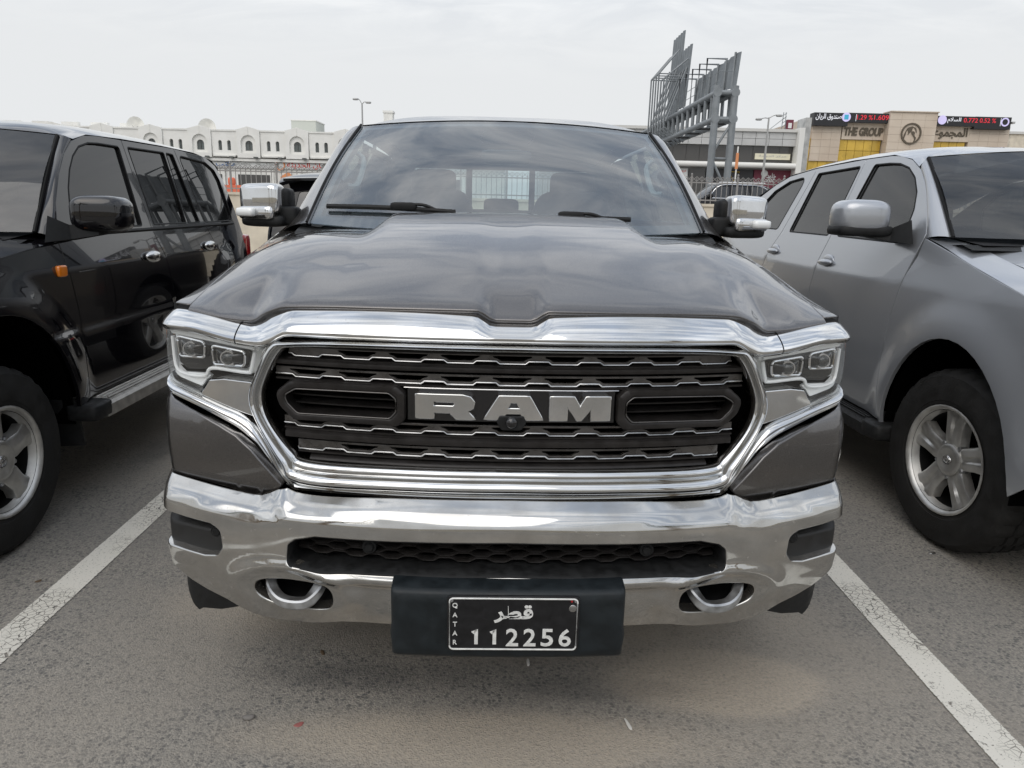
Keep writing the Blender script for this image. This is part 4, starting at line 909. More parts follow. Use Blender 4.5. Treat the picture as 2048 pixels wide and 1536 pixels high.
# ------------------------------------------------------------------ sport utility vehicles
def suv(root, D, paint, glassm='dark_glass', res=.038, full=True):
    W, zb, tum, fl = D['W'], D['zb'], D['tum'], D['flare']; WY, Rw, ar = D['wheels'], D['R'], D['arch']   # ar = (cz, ry, rz)
    yf, yr = D['y0'], D['y1']
    ztop = interp(D['ztop']); ftop = interp(D['ftop']); htop = interp(D['htop'])
    def X(y, z):
        x = W-.018*max(0, (z-.85)/.3)**2*(1 if z < zb else (zb-.85)**2/.09/(max(1e-6, ((z-.85)/.3)**2)))-.05*max(0, (.62-z)/.3)**2
        if z > zb: x -= (z-zb)*tum
        x -= .16*max(0, (yf+.75-y)/.75)**2.2+.10*max(0, (y-(yr-.8))/.8)**2.4
        for wy in WY:
            q = math.hypot((y-wy)/(ar[1]+.13), (z-ar[0])/(ar[2]+.13)); x += fl*(1-sstep(.80, 1.10, q))
        x -= D.get('groove', 0)*math.exp(-((z-D.get('gz', .84))/.012)**2)
        return x
    Kp = dict(res=res, depth=.02, rim=.003, step=res*.7)
    A1, A2 = arch_pts(WY[0], *ar), arch_pts(WY[1], *ar)
    gx = D.get('gx', .0)
    for g in (-1, 1):
        sm = lambda y, z, g=g: (g*X(y, z), y, z); si = lambda y, z, g=g: (g*(X(y, z)-.012), y, z); ref = (g, 0, 0)
        def exp(poly): return [q for p in poly for q in (A1 if p == 'A1' else A2 if p == 'A2' else A2[:D['a2s']] if p == 'A2a' else A2[D['a2s']-1:] if p == 'A2b' else [p])]
        panel('fender', exp(D['fender']), sm, ref, paint, root, **Kp)
        fdr = panel('front_door', D['fdoor'], sm, ref, paint, root, holes=[rnd(D['fwin'], D['fwr'], 7)], **Kp)
        rdr = panel('rear_door', exp(D['rdoor']), sm, ref, paint, root, holes=[rnd(w_, .015, 3) for w_ in D['rwin']], **Kp)
        qtr = panel('quarter_panel', exp(D['quarter']), sm, ref, paint, root, holes=[rnd(D['qwin'], D.get('qr', .05), 4)], **Kp)
        for par, wl, wr in ((fdr, [D['fwin']], D['fwr']), (rdr, D['rwin'], .015), (qtr, [D['qwin']], D.get('qr', .05))):
            for w_ in wl:
                cy_, cz_ = sum(p[0] for p in w_)/len(w_), sum(p[1] for p in w_)/len(w_)
                big = [(cy_+(p[0]-cy_)*1.02, cz_+(p[1]-cz_)*1.03) for p in w_]
                panel('window', rnd(big, wr, 7), si, ref, glassm, par, res=.12, depth=.004, rim=.001)
                if full: tube('window_seal', [Vector((g*(X(y, z)-.004), y, z)) for y, z in dens(rnd(w_, wr, 7), .1)], .0065, 'seal_black', par, closed=True, seg=6)
        # fender top up to the hood edge, hood
        ys = np.linspace(yf+.10, D['ycowl'], 15)
        def hz_(x, y):
            xe = X(y, ftop(y)); q = min(1, abs(x)/xe); return ftop(y)+(htop(y)-ftop(y))*(1-q**D.get('hk', 3.2))
        yE = D['fdoor'][4][0]-.012
        def ysr(u): return yf+.05+.09*u*u+.22*abs(u)**5
        grid('fender_top', [[(lambda y: (g*X(y, ftop(y))*k, y, hz_(X(y, ftop(y))*k, y)))(ysr(k)+(yE-ysr(k))*t_) for k in (1.0, .985, .96, .93, .90, .86)] for t_ in np.linspace(0, 1, 17)], paint, root, ref=(0, 0, 1), sharp=60)
        wheel_well(root, g, WY[0], ar[0], ar[1]+.005, ar[2]+.005, W-.02, W-.42); wheel_well(root, g, WY[1], ar[0], ar[1]+.005, ar[2]+.005, W-.02, W-.42)
        for k, wy in enumerate(WY): wheel(root, wy, Rw, Rw, D['rim'], D['tw'], g, g*(W+D.get('wo', -.02)), D['style'], D.get('cap', .07), steer=D.get('steer', 0) if k == 0 else 0, seg=96 if full else 36, tread=full, parts=full or True)
        # A pillar
        dl = crs(D['apil'], 5); n = len(dl); base, top = D['wsb'], D['wst']
        o_ = [Vector((g*X(y, z), y, z)) for y, z in dl]
        i_ = []
        for i in range(n):
            v = min(1, i/(n-1)*1.0); i_.append(Vector((g*(base[0]*(1-v)+top[0]*v), (base[1])*(1-v)+top[1]*v, base[2]*(1-v)+top[2]*v+.012*math.sin(math.pi*v))))
        grid('a_pillar', [[a*(1-k)+b*k+Vector((g*bz*.8, -bz*.6, bz*.4)) for a, b in zip(i_, o_)] for k, bz in ((0, -.012), (.04, .0), (.25, .012), (.5, .018), (.75, .014), (.93, .005), (1, -.002))], paint, root, ref=(g, -.6, .2), sharp=50)
        if full: tube('windshield_seal', [p+Vector((g*.0, -.004, .0)) for p in i_], .009, 'seal_black', root, seg=6)
        # mirror
        mc = D['mirror']; mh = D['mirh']
        mir_ = sell('door_mirror', (g*mc[0], mc[1], mc[2]), mh, D.get('mirm', paint), root, .55, .55, 36, 18, warp=lambda p, g=g: (p.x, p.y+.15*p.x*g, p.z+(.0 if p.z < 0 else -.10*abs(p.x)*0)))
        if D.get('mirlow'): sell('mirror_lower', (g*(mc[0]-.01), mc[1]+.005, mc[2]-mh[2]*.80), (mh[0]*1.06, mh[1]*1.02, mh[2]*.34), 'black_plastic', mir_, .4, .4, 30, 10, warp=lambda p, g=g: (p.x, p.y+.15*p.x*g, p.z))
        xb_ = X(mc[1]-.1, zb)
        zb_ = mc[2]-mh[2]*.82
        grid('mirror_arm', [[(g*(xb_-.02), mc[1]-.22, zb_-.055), (g*(xb_-.02), mc[1]+.02, zb_-.055), (g*(xb_-.03), mc[1]+.02, zb_+.0), (g*(xb_-.03), mc[1]-.16, zb_+.06)],
                            [(g*(xb_+.03), mc[1]-.10, zb_-.045), (g*(xb_+.03), mc[1]+.02, zb_-.045), (g*(xb_+.02), mc[1]+.02, zb_+.01), (g*(xb_+.02), mc[1]-.09, zb_+.02)],
                            [(g*mc[0], mc[1]-.05, zb_-.025), (g*mc[0], mc[1]+.03, zb_-.025), (g*mc[0], mc[1]+.03, zb_+.02), (g*mc[0], mc[1]-.05, zb_+.02)]], 'black_plastic', mir_, cu=True, cap=True, sharp=40)
        # handles
        for (hy, hz), par in zip(D['handles'], (fdr, rdr)):
            xh = X(hy, hz)
            sell('door_handle', (g*(xh+.012), hy, hz), D['hh'], D['hm'], par, .95, .95, 24, 12, warp=lambda p: (p.x, p.y, p.z+.10*p.y*-.3))
            if D['hm'] != 'chrome': sell('handle_cup', (g*(xh-.004), hy-.01, hz-.002), (.012, .075, .05), 'silver_paint' if paint == 'silver_paint' else 'seal_black', par, .9, .9, 20, 10)
        # running board and mud flap
        if full:
            bx = W+D['board'][0]; y0_, y1_, z_ = D['board'][1:]
            rb = thick('running_board', [[(g*(W-.10), y, z_+.005), (g*(bx-.05), y, z_), (g*(bx-.012), y, z_-.006), (g*bx, y, z_-.02)] for y in np.linspace(y0_, y1_, 9)], .055, D['boardm'], root)
            for q in range(5):
                xq = W-.06+q*(bx-W+.03)/4.2; tube('tread_rib', [(g*xq, y0_+.08, z_+.003), (g*xq, y1_-.05, z_+.003)], .005, D['boardm'], rb, seg=5)
            sell('board_end', (g*(bx-.075), y0_-.015, z_-.035), (.078, .085, .042), 'black_plastic', rb, .35, .4, 24, 10)
            yb = WY[0]+ar[1]-.01
            thick('mud_flap', [[(g*(W-.27), yb+.02+.02*k, z), (g*(W-.10), yb+.015+.02*k, z), (g*(W-.015), yb+.03+.02*k, z)] for k, z in ((0, ar[0]+.08), (1, ar[0]-.05), (2, D['flapz']))], .012, 'black_plastic', root, off=(0, 1, 0))
    # hood, split from the fender tops by a gap
    rows = []
    for t_ in np.linspace(0, 1, 15):
        rows.append([(lambda y: (X(y, ftop(y))*.853*k, y+(.06*k*k*max(0, t_-.7)/.3), hz_(X(y, ftop(y))*.853*k, y)+.001))(ysr(k*.853)+(D['ycowl']-ysr(k*.853))*t_) for k in np.linspace(-1, 1, 25)])
    thick('hood', rows, .02, paint, root, sharp=60)
    # windshield
    base, top = D['wsb'], D['wst']
    def ws_(u, v):
        x = u*(base[0]*(1-v)+top[0]*v); y = (base[1]-D['wsbow'][0]*(1-u*u))*(1-v)+(top[1]-D['wsbow'][1]*(1-u*u))*v; z = base[2]*(1-v)+(top[2]+D['wsz']*(1-u*u))*v
        return (x, y-.02*math.sin(math.pi*v), z+.02*math.sin(math.pi*v))
    grid('windshield', [[ws_(u, v) for u in np.linspace(-1, 1, 21)] for v in np.linspace(0, 1, 11)], 'suv_windshield', root, ref=(0, -1, 1))
    grid('cowl', [[(u*base[0]*1.02, D['ycowl']-.06+.06*u*u+dy-.0*(1-u*u), base[2]-dz) for u in np.linspace(-1, 1, 11)] for dy, dz in ((-.02, .05), (.06, .03), (.2, .04))], 'black_plastic', root, ref=(0, 0, 1))
    # roof
    rows = [[Vector(ws_(u, 1))+Vector((0, .003, .005)) for u in [math.copysign(abs(-1+2*i/24)**.7, -1+2*i/24) for i in range(25)]]]
    for y, zc in D['roof']:
        zs = ztop(y); xe = X(y, zs)+.002; rows.append([(xe*f_, y, zs+(zc-zs)*(1-abs(f_)**5)) for f_ in [math.copysign(abs(-1+2*i/24)**.6, -1+2*i/24) for i in range(25)]])
    yL, zL = D['roof'][-1]; lastr = rows[-1]; rows.append([(p[0]*.985, yL+.035, min(p[2], zL)-.012) for p in lastr]); rows.append([(p[0]*.97, yL+.03, min(p[2], zL)-.075) for p in lastr])
    grid('roof', rows, paint, root, ref=(0, 0, 1), sharp=60)
    # back: tailgate with window
    zt_r = ztop(D['roof'][-1][0]); yR = D['roof'][-1][0]; zR = D['roof'][-1][1]
    tm = lambda x, z: (x, (yr-.02)-(yr-.02-yR)*sstep(.95, zR+.15, z)-.10*(abs(x)/W)**4, z)
    xt_ = lambda z: X(tm(0, z)[1]-.02, z)-.004
    zz = [.45, .7, .95, 1.15, 1.3, 1.5, zR-.06]
    tg_ = panel('tailgate', [(xt_(z), z) for z in zz]+[(.5, zR-.012), (-.5, zR-.012)]+[(-xt_(z), z) for z in reversed(zz)], tm, (0, 1, 0), paint, root, holes=[rnd([(-.62, 1.20), (.62, 1.20), (.56, zR-.16), (-.56, zR-.16)], .05, 4)], res=.08, depth=.02)
    panel('rear_window', rnd([(-.63, 1.19), (.63, 1.19), (.57, zR-.15), (-.57, zR-.15)], .05, 4), lambda x, z: (lambda p: (p[0], p[1]-.01, p[2]))(tm(x, z)), (0, 1, 0), glassm, tg_, res=.12, depth=.004)
    span('rear_bumper', -W+.08, W-.08, yr-.10, yr+.06, .42, .66, paint, root, .04)
    sp = D.get('spoiler')
    if sp: thick('spoiler', [[(x, y, z-.02*(x/.7)**2) for x in np.linspace(-.72, .72, 9)] for y, z in ((yR-.10, zR+.02), (yR+.04, zR+.012), (yR+.16, zR-.005))], .03, paint, root)
    for g in (-1, 1):
        sell('tail_light', (g*(X(yr-.22, 1.0)-.085), yr-.06, D.get('tlz', 1.02)), (.05, .07, .12), 'red_lens', root, .3, .3, 24, 12)
    # front: grille, headlights, bumper along the same nose curve
    zn = htop(yf+.10)
    def nose(u, z, dy): return (u*(X(ysr(u), min(z, 1.0))+.002), ysr(u)+dy, z)
    zh = lambda u: hz_(abs(u)*X(ysr(u), ftop(ysr(u))), ysr(u))
    Ug = np.linspace(-.50, .50, 15)
    gr = thick('grille', [[nose(u, zh(u)-d, dy) for u in Ug] for d, dy in ((.012, .02), (.05, .0), (.24, -.01), (.275, .01))], .03, 'dark_satin', root, off=(0, -1, 0))
    for k in range(4): tube('grille_slat', [nose(u, zh(u)-.06-k*.055, -.035) for u in Ug], .012, 'chrome', gr, seg=6)
    for g in (-1, 1):
        Uh = [g*q for q in np.linspace(.53, .995, 12)]
        hl = grid('headlight', [[nose(u, zh(u)-d, dy+.03) for u in Uh] for d, dy in ((.008, .02), (.06, .0), (.20, .0), (.275, .015))], 'grille_metal', root, ref=(0, -1, 0))
        grid('lens', [[nose(u, zh(u)-d, dy) for u in Uh] for d, dy in ((.008, .015), (.06, -.006), (.20, -.012), (.275, .01))], 'lamp_glass', hl, ref=(0, -1, 0))
        for q in (.64, .82): lathe('bulb_reflector', [(.065, -.005), (.05, .01), (.025, .022), (.002, .026)], 'reflector', hl, axis='y', c=nose(g*q, zh(q)-.14, .002), seg=20)
    fbx = list(np.linspace(-1, 1, 41))
    grid('front_bumper', [[nose(u, (zh(u)-.283) if z is None else z, dy) for u in fbx] for z, dy in ((None, .03), (None, .004), (.74, -.03), (.60, -.045), (.50, -.04), (.42, -.01), (.38, .06))], paint, root, ref=(0, -1, 0), sharp=50)
    fb_ = grid('lower_intake', [[nose(u, z, dy) for u in np.linspace(-.55, .55, 13)] for z, dy in ((.63, -.046), (.615, -.052), (.53, -.050), (.515, -.044))], 'void_black', root, ref=(0, -1, 0))
    grid('nose_back', [[nose(u*.98, z, .06) for u in fbx] for z in (.48, .80, zn-.06)], 'void_black', root, ref=(0, -1, 0))
    # inside
    span('underbody', -W+.30, W-.30, yf+.25, yr-.15, .28, .50, 'void_black', root)
    span('cabin_floor', -W+.12, W-.12, D['ycowl']+.1, yr-.2, .50, .62, 'void_black', root); span('engine_block', -.48, .48, yf+.25, D['ycowl']-.05, .45, .95, 'void_black', root)
    grid('dashboard', [[(x, y, z) for x in np.linspace(-W+.18, W-.18, 7)] for y, z in ((D['ycowl']+.02, base[2]-.03), (D['ycowl']+.40, base[2]+.01), (D['ycowl']+.50, base[2]-.10), (D['ycowl']+.5, .8))], 'dash', root, ref=(0, 0, 1))
    sy = D['fwin'][-1][0]-.12
    for x_ in (-.4, .4):
        s_ = sell('seat', (x_, sy-.3, .88), (.25, .26, .10), 'seat', root, .4, .4, 20, 10)
        sell('backrest', (x_, sy, 1.14), (.24, .08, .30), 'seat', s_, .45, .5, 20, 10, warp=lambda p: (p.x, p.y+p.z*.2, p.z)); sell('headrest', (x_, sy+.09, 1.46), (.12, .05, .08), 'seat', s_, .4, .5, 16, 8)
    if full:
        s_ = sell('rear_seat', (0, sy+.85, 1.08), (.62, .10, .32), 'seat', root, .35, .3, 24, 10)
    return X
BL = dict(W=.97, zb=1.12, tum=.215, flare=.028, wheels=(.86, 3.56), R=.395, arch=(.45, .475, .55), y0=0, y1=4.16, rim=.222, tw=.27, style='single', cap=.078, wo=-.025,
    groove=.006, gz=.855,
    ztop=[(1.70, 1.668), (1.80, 1.733), (1.92, 1.769), (2.05, 1.779), (2.4, 1.785), (3.0, 1.789), (3.5, 1.775), (3.70, 1.725), (3.9, 1.55)],
    ftop=[(0, 1.02), (.3, 1.12), (.7, 1.185), (1.1, 1.225), (1.42, 1.262)], htop=[(.0, 1.06), (.15, 1.14), (.6, 1.235), (1.2, 1.305)], ycowl=1.24, hk=3.4,
    fender=[(.365, .62), (.365, .52), 'A1', (1.345, .50), (1.42, .52), (1.446, .75), (1.438, .93), (1.420, 1.11), (1.412, 1.256), (1.1, 1.222), (.7, 1.182), (.365, 1.130)],
    fdoor=[(1.43, .52), (1.454, .75), (1.446, .93), (1.428, 1.11), (1.422, 1.27), (1.50, 1.43), (1.60, 1.56), (1.70, 1.66), (1.80, 1.726), (1.92, 1.762), (2.05, 1.772), (2.31, 1.775), (2.355, 1.29), (2.42, 1.15), (2.455, .94), (2.455, .52)],
    fwin=[(1.59, 1.315), (1.595, 1.40), (1.64, 1.50), (1.70, 1.585), (1.77, 1.655), (1.85, 1.705), (1.95, 1.730), (2.05, 1.736), (2.262, 1.737), (2.255, 1.31)],
    rdoor=[(2.463, .52), (2.463, .94), (2.428, 1.15), (2.363, 1.29), (2.318, 1.775), (2.99, 1.782), (3.15, 1.30), (3.25, 1.15), (3.36, 1.03), (3.20, .80), (3.10, .62), (3.06, .52)], a2s=8,
    rwin=[[(2.40, 1.315), (2.362, 1.742), (2.825, 1.747), (2.855, 1.315)], [(2.885, 1.315), (2.855, 1.747), (2.955, 1.745), (3.075, 1.315)]],
    quarter=[(3.07, .52), (3.11, .62), (3.21, .80), (3.37, 1.03), (3.258, 1.15), (3.158, 1.30), (2.998, 1.782), (3.5, 1.765), (3.68, 1.715), (3.80, 1.62), (3.95, 1.40), (4.06, 1.15), (4.12, .85), (4.12, .62), (4.04, .52)]+arch_pts(3.56, .45, .475, .55, 8, 172)+[(3.08, .50)],
    qwin=[(3.16, 1.315), (3.04, 1.745), (3.48, 1.728), (3.63, 1.68), (3.70, 1.61), (3.76, 1.318)], qr=.04,
    apil=[(1.412, 1.262), (1.422, 1.272), (1.50, 1.432), (1.60, 1.562), (1.70, 1.662), (1.80, 1.730)], wsb=(.845, 1.385, 1.300), wst=(.765, 1.79, 1.752), wsbow=(.16, .06), wsz=.03, fwr=.02,
    roof=[(1.815, 1.806), (1.95, 1.832), (2.3, 1.852), (2.8, 1.855), (3.3, 1.84), (3.62, 1.80), (3.74, 1.765)],
    mirror=(1.085, 1.52, 1.385), mirh=(.120, .085, .085), handles=[(2.25, 1.14), (3.11, 1.16)], hh=(.026, .088, .034), hm='chrome',
    board=(.09, 1.42, 3.0, .50), boardm='board_alu', flapz=.29, tlz=1.08)
SV = dict(W=1.0, zb=1.16, tum=.25, flare=.024, wheels=(.945, 3.75), R=.41, arch=(.42, .455, .535), y0=0, y1=4.75, rim=.238, tw=.28, style='twin', cap=.062, wo=-.03, steer=R(4),
    ztop=[(1.56, 1.63), (1.65, 1.702), (1.76, 1.757), (1.88, 1.785), (1.98, 1.792), (2.5, 1.79), (2.9, 1.774), (3.3, 1.740), (3.6, 1.666), (3.9, 1.55)],
    ftop=[(0, .98), (.3, 1.10), (.65, 1.19), (1.0, 1.275), (1.30, 1.355), (1.42, 1.375)], htop=[(.0, 1.05), (.15, 1.16), (.5, 1.27), (1.1, 1.375)], ycowl=1.10, hk=2.6,
    fender=[(.365, .62), (.40, .50), 'A1', (1.41, .46), (1.478, .75), (1.462, .97), (1.424, 1.18), (1.384, 1.28), (1.382, 1.365), (1.15, 1.31), (.9, 1.245), (.6, 1.175), (.365, 1.118)],
    fdoor=[(1.42, .46), (1.486, .75), (1.470, .97), (1.432, 1.19), (1.392, 1.39), (1.48, 1.52), (1.56, 1.62), (1.65, 1.695), (1.76, 1.750), (1.88, 1.778), (1.98, 1.785), (2.25, 1.785), (2.345, 1.33), (2.385, 1.20), (2.415, .99), (2.415, .46)],
    fwin=[(1.60, 1.335), (1.568, 1.42), (1.570, 1.50), (1.605, 1.585), (1.675, 1.66), (1.765, 1.712), (1.865, 1.738), (1.97, 1.746), (2.13, 1.748), (2.27, 1.345)],
    rdoor=[(2.423, .46), (2.423, .99), (2.393, 1.20), (2.353, 1.33), (2.258, 1.785), (2.88, 1.768), (3.10, 1.345), (3.20, 1.22), (3.28, 1.05), (3.30, .85), (3.26, .60), (3.24, .46)], a2s=8,
    rwin=[[(2.385, 1.345), (2.29, 1.748), (2.835, 1.733), (2.975, 1.35)]],
    quarter=[(3.248, .46), (3.268, .60), (3.308, .85), (3.288, 1.05), (3.208, 1.22), (3.108, 1.345), (2.888, 1.768), (3.30, 1.733), (3.52, 1.68), (3.75, 1.60), (4.1, 1.45), (4.45, 1.25), (4.70, 1.0), (4.70, .62), (4.5, .50)]+arch_pts(3.75, .42, .455, .535, 10, 170)+[(3.27, .46)],
    qwin=[(3.20, 1.36), (3.0, 1.722), (3.28, 1.697), (3.50, 1.635), (3.66, 1.54), (3.72, 1.365)], qr=.05,
    apil=[(1.375, 1.368), (1.392, 1.392), (1.48, 1.522), (1.56, 1.622), (1.65, 1.699)], wsb=(.875, 1.26, 1.378), wst=(.815, 1.655, 1.756), wsbow=(.15, .05), wsz=.045, fwr=.025,
    roof=[(1.67, 1.806), (1.76, 1.822), (1.95, 1.845), (2.4, 1.86), (2.9, 1.85), (3.3, 1.815), (3.65, 1.74), (4.0, 1.63)],
    mirror=(1.13, 1.64, 1.46), mirh=(.125, .095, .085), mirlow=True, handles=[(2.27, 1.19), (3.12, 1.21)], hh=(.022, .085, .020), hm='silver_paint',
    board=(.06, 1.42, 3.2, .44), boardm='black_plastic', flapz=.33, tlz=1.05, rail=True)
bs = empty('black_suv', tw(-2.97, .25), TYAW, 'glossy black sport utility vehicle parked left of the pickup', 'suv')
Xb = suv(bs, BL, 'black_paint')
sell('side_marker', (Xb(1.36, 1.13)+.004, 1.36, 1.13), (.012, .034, .026), 'amber', bs, .4, .4, 20, 10)
sell('side_marker', (-Xb(1.36, 1.13)-.004, 1.36, 1.13), (.012, .034, .026), 'amber', bs, .4, .4, 20, 10)
for g in (-1, 1): tube('door_moulding', [(g*(Xb(y, 1.285)+.001), y, 1.285+.03*(y-1.5)/2.4*.5) for y in np.linspace(1.47, 3.72, 24)], .011, 'seal_black', bs, seg=6)
ss = empty('silver_suv', tw(2.935, .33), TYAW, 'silver grey sport utility vehicle parked right of the pickup', 'suv')
Xs_ = suv(ss, SV, 'silver_paint', 'tint_glass')
# ------------------------------------------------------------------ beyond the car park
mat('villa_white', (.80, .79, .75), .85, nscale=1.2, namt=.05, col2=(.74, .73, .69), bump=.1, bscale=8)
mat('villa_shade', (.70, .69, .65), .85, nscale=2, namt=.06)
mat('window_dark', (.09, .105, .10), .12, coat=.5)
mat('window_frame', (.10, .105, .10), .5)
mat('cream_wall', (.58, .52, .42), .85, nscale=2, namt=.08, bump=.1, bscale=30)
mat('fence_metal', (.27, .26, .25), .55, .2)
mat('gantry_steel', (.19, .205, .215), .5, .15, nscale=3, namt=.1)
mat('gantry_panel', (.16, .175, .185), .5, .2, nscale=2, namt=.12)
mat('gantry_dark', (.05, .05, .05), .6)
mat('lamp_steel', (.40, .40, .39), .45, .3)
mat('cladding', (.47, .47, .46), .55, .1, nscale=1, namt=.05)
mat('cladding_light', (.60, .59, .56), .6)
mat('dark_glazing', (.055, .052, .048), .15, coat=.4)
mat('shop_black', (.02, .02, .022), .4)
mat('canopy_white', (.74, .73, .69), .6)
mat('sandstone', (.55, .455, .36), .8, nscale=.35, namt=.1, col2=(.63, .54, .44), bump=.05, bscale=4)
mat('gold_glass', (.50, .33, .055), .25, .2, nscale=.6, namt=.15)
mat('gold_frame', (.60, .44, .13), .4, .2)
mat('led_black', (.018, .018, .020), .5)
mat('led_red', (.5, .02, .03), .5, emit=(1.0, .06, .10, .22))
mat('led_white', (.6, .6, .62), .5, emit=(.9, .92, 1.0, .28))
mat('led_lilac', (.5, .45, .7), .5, emit=(.62, .58, .85, .25))
mat('led_blue', (.05, .35, .5), .5, emit=(.05, .35, .55, .2))
mat('bronze', (.12, .098, .07), .5, .3)
mat('maroon', (.16, .025, .045), .6)
mat('sign_white', (.75, .75, .73), .6)
mat('sign_cream', (.72, .68, .52), .6)
mat('sign_red', (.62, .05, .03), .5)
mat('sign_orange', (.70, .28, .12), .6)
mat('sign_yellow', (.80, .55, .02), .5)
mat('sign_blue', (.06, .15, .35), .5)
mat('sign_grey', (.42, .42, .40), .6)
mat('barrier_orange', (.70, .16, .08), .5)
mat('marble', (.50, .50, .48), .4, nscale=1.2, namt=.3, col2=(.30, .30, .29))
mat('leaf', (.055, .075, .025), .7, nscale=2, namt=.3)
mat('palm_leaf', (.06, .085, .03), .6, nscale=3, namt=.3)
mat('palm_trunk', (.17, .12, .075), .9, nscale=6, namt=.3, bump=.5, bscale=12)
mat('road_grey', (.17, .167, .16), .85, nscale=.5, namt=.1)

ZR = .75   # the street behind the wall lies higher than the car park
st_ = mesh('street', [(-300, 20.45, ZR), (300, 20.45, ZR), (300, 700, ZR), (-300, 700, ZR)], [(0, 1, 2, 3)], 'road_grey', smooth=False); tag(st_, kind='structure')
# ---- retaining wall with fence
wl = empty('boundary_wall', (0, 20, 0), 0, 'low cream boundary wall along the back of the car park', 'wall')
zw = 1.74
for k in range(22):
    x0 = -33+k*3.0; span('wall_panel', x0+.006, x0+2.994, -.02, .40, 0, zw-.07, 'cream_wall', wl)
    span('coping', x0+.004, x0+2.996, -.06, .44, zw-.07, zw, 'cream_wall', wl)
fn = empty('metal_fence', (0, 20.2, zw), 0, 'grey metal picket fence with lattice top on the cream wall', 'fence')
fh = .74
pk_me = None
def inst(name, src, loc, parent, rot=None):
    o = src.copy(); o.name = name; C.objects.link(o); o.parent = parent; o.location = loc
    if rot: o.rotation_euler = rot
    return o
ps = box('post', (0, 0, fh*.5), (.022, .022, fh*.5), 'fence_metal', fn); kn = lathe('finial', [(.0, .07), (.02, .055), (.03, .035), (.02, .012), (.015, 0)], 'fence_metal', ps, axis='z', c=(0, 0, fh), seg=8)
pkt = box('picket', (0, 0, fh*.46), (.008, .008, fh*.46), 'fence_metal', fn)
def dg(x0, z0, x1, z1):
    d = Vector((x1-x0, 0, z1-z0)); n_ = Vector((-d.z, 0, d.x)).normalized()*.007
    return [(x0+n_.x, -.008, z0+n_.z), (x1+n_.x, -.008, z1+n_.z), (x1-n_.x, -.008, z1-n_.z), (x0-n_.x, -.008, z0-n_.z)]
def lattice(name, parent):
    V, F = [], []
    for a in (dg(-.07, fh*.80, .07, fh*.97), dg(-.07, fh*.97, .07, fh*.80)):
        k = len(V); V += a + [(x, y+.016, z) for x, y, z in a]; F += [tuple(i+k for i in q) for q in ((0, 1, 2, 3), (7, 6, 5, 4), (0, 4, 5, 1), (1, 5, 6, 2), (2, 6, 7, 3), (3, 7, 4, 0))]
    return mesh(name, V, F, 'fence_metal', parent, smooth=False)
lt = lattice('lattice_cross', fn)
xr = -15.4; k = 0
ps.location = (xr, 0, 0); pkt.location = (xr+.14, 0, 0); lt.location = (xr+.07, 0, 0)
while xr < 15.4:
    if k: 
        if k % 9 == 0:
            p_ = inst('post', ps, (xr, 0, 0), fn); inst('finial', kn, (0, 0, 0), p_); kn.location = (0, 0, 0)
        else: inst('picket', pkt, (xr, 0, 0), fn)
        inst('lattice_cross', lt, (xr+.07, 0, 0), fn)
    xr += .14; k += 1
for z_ in (.10, fh*.76): span('rail', -15.5, 15.5, -.016, .016, z_-.016, z_+.016, 'fence_metal', fn)

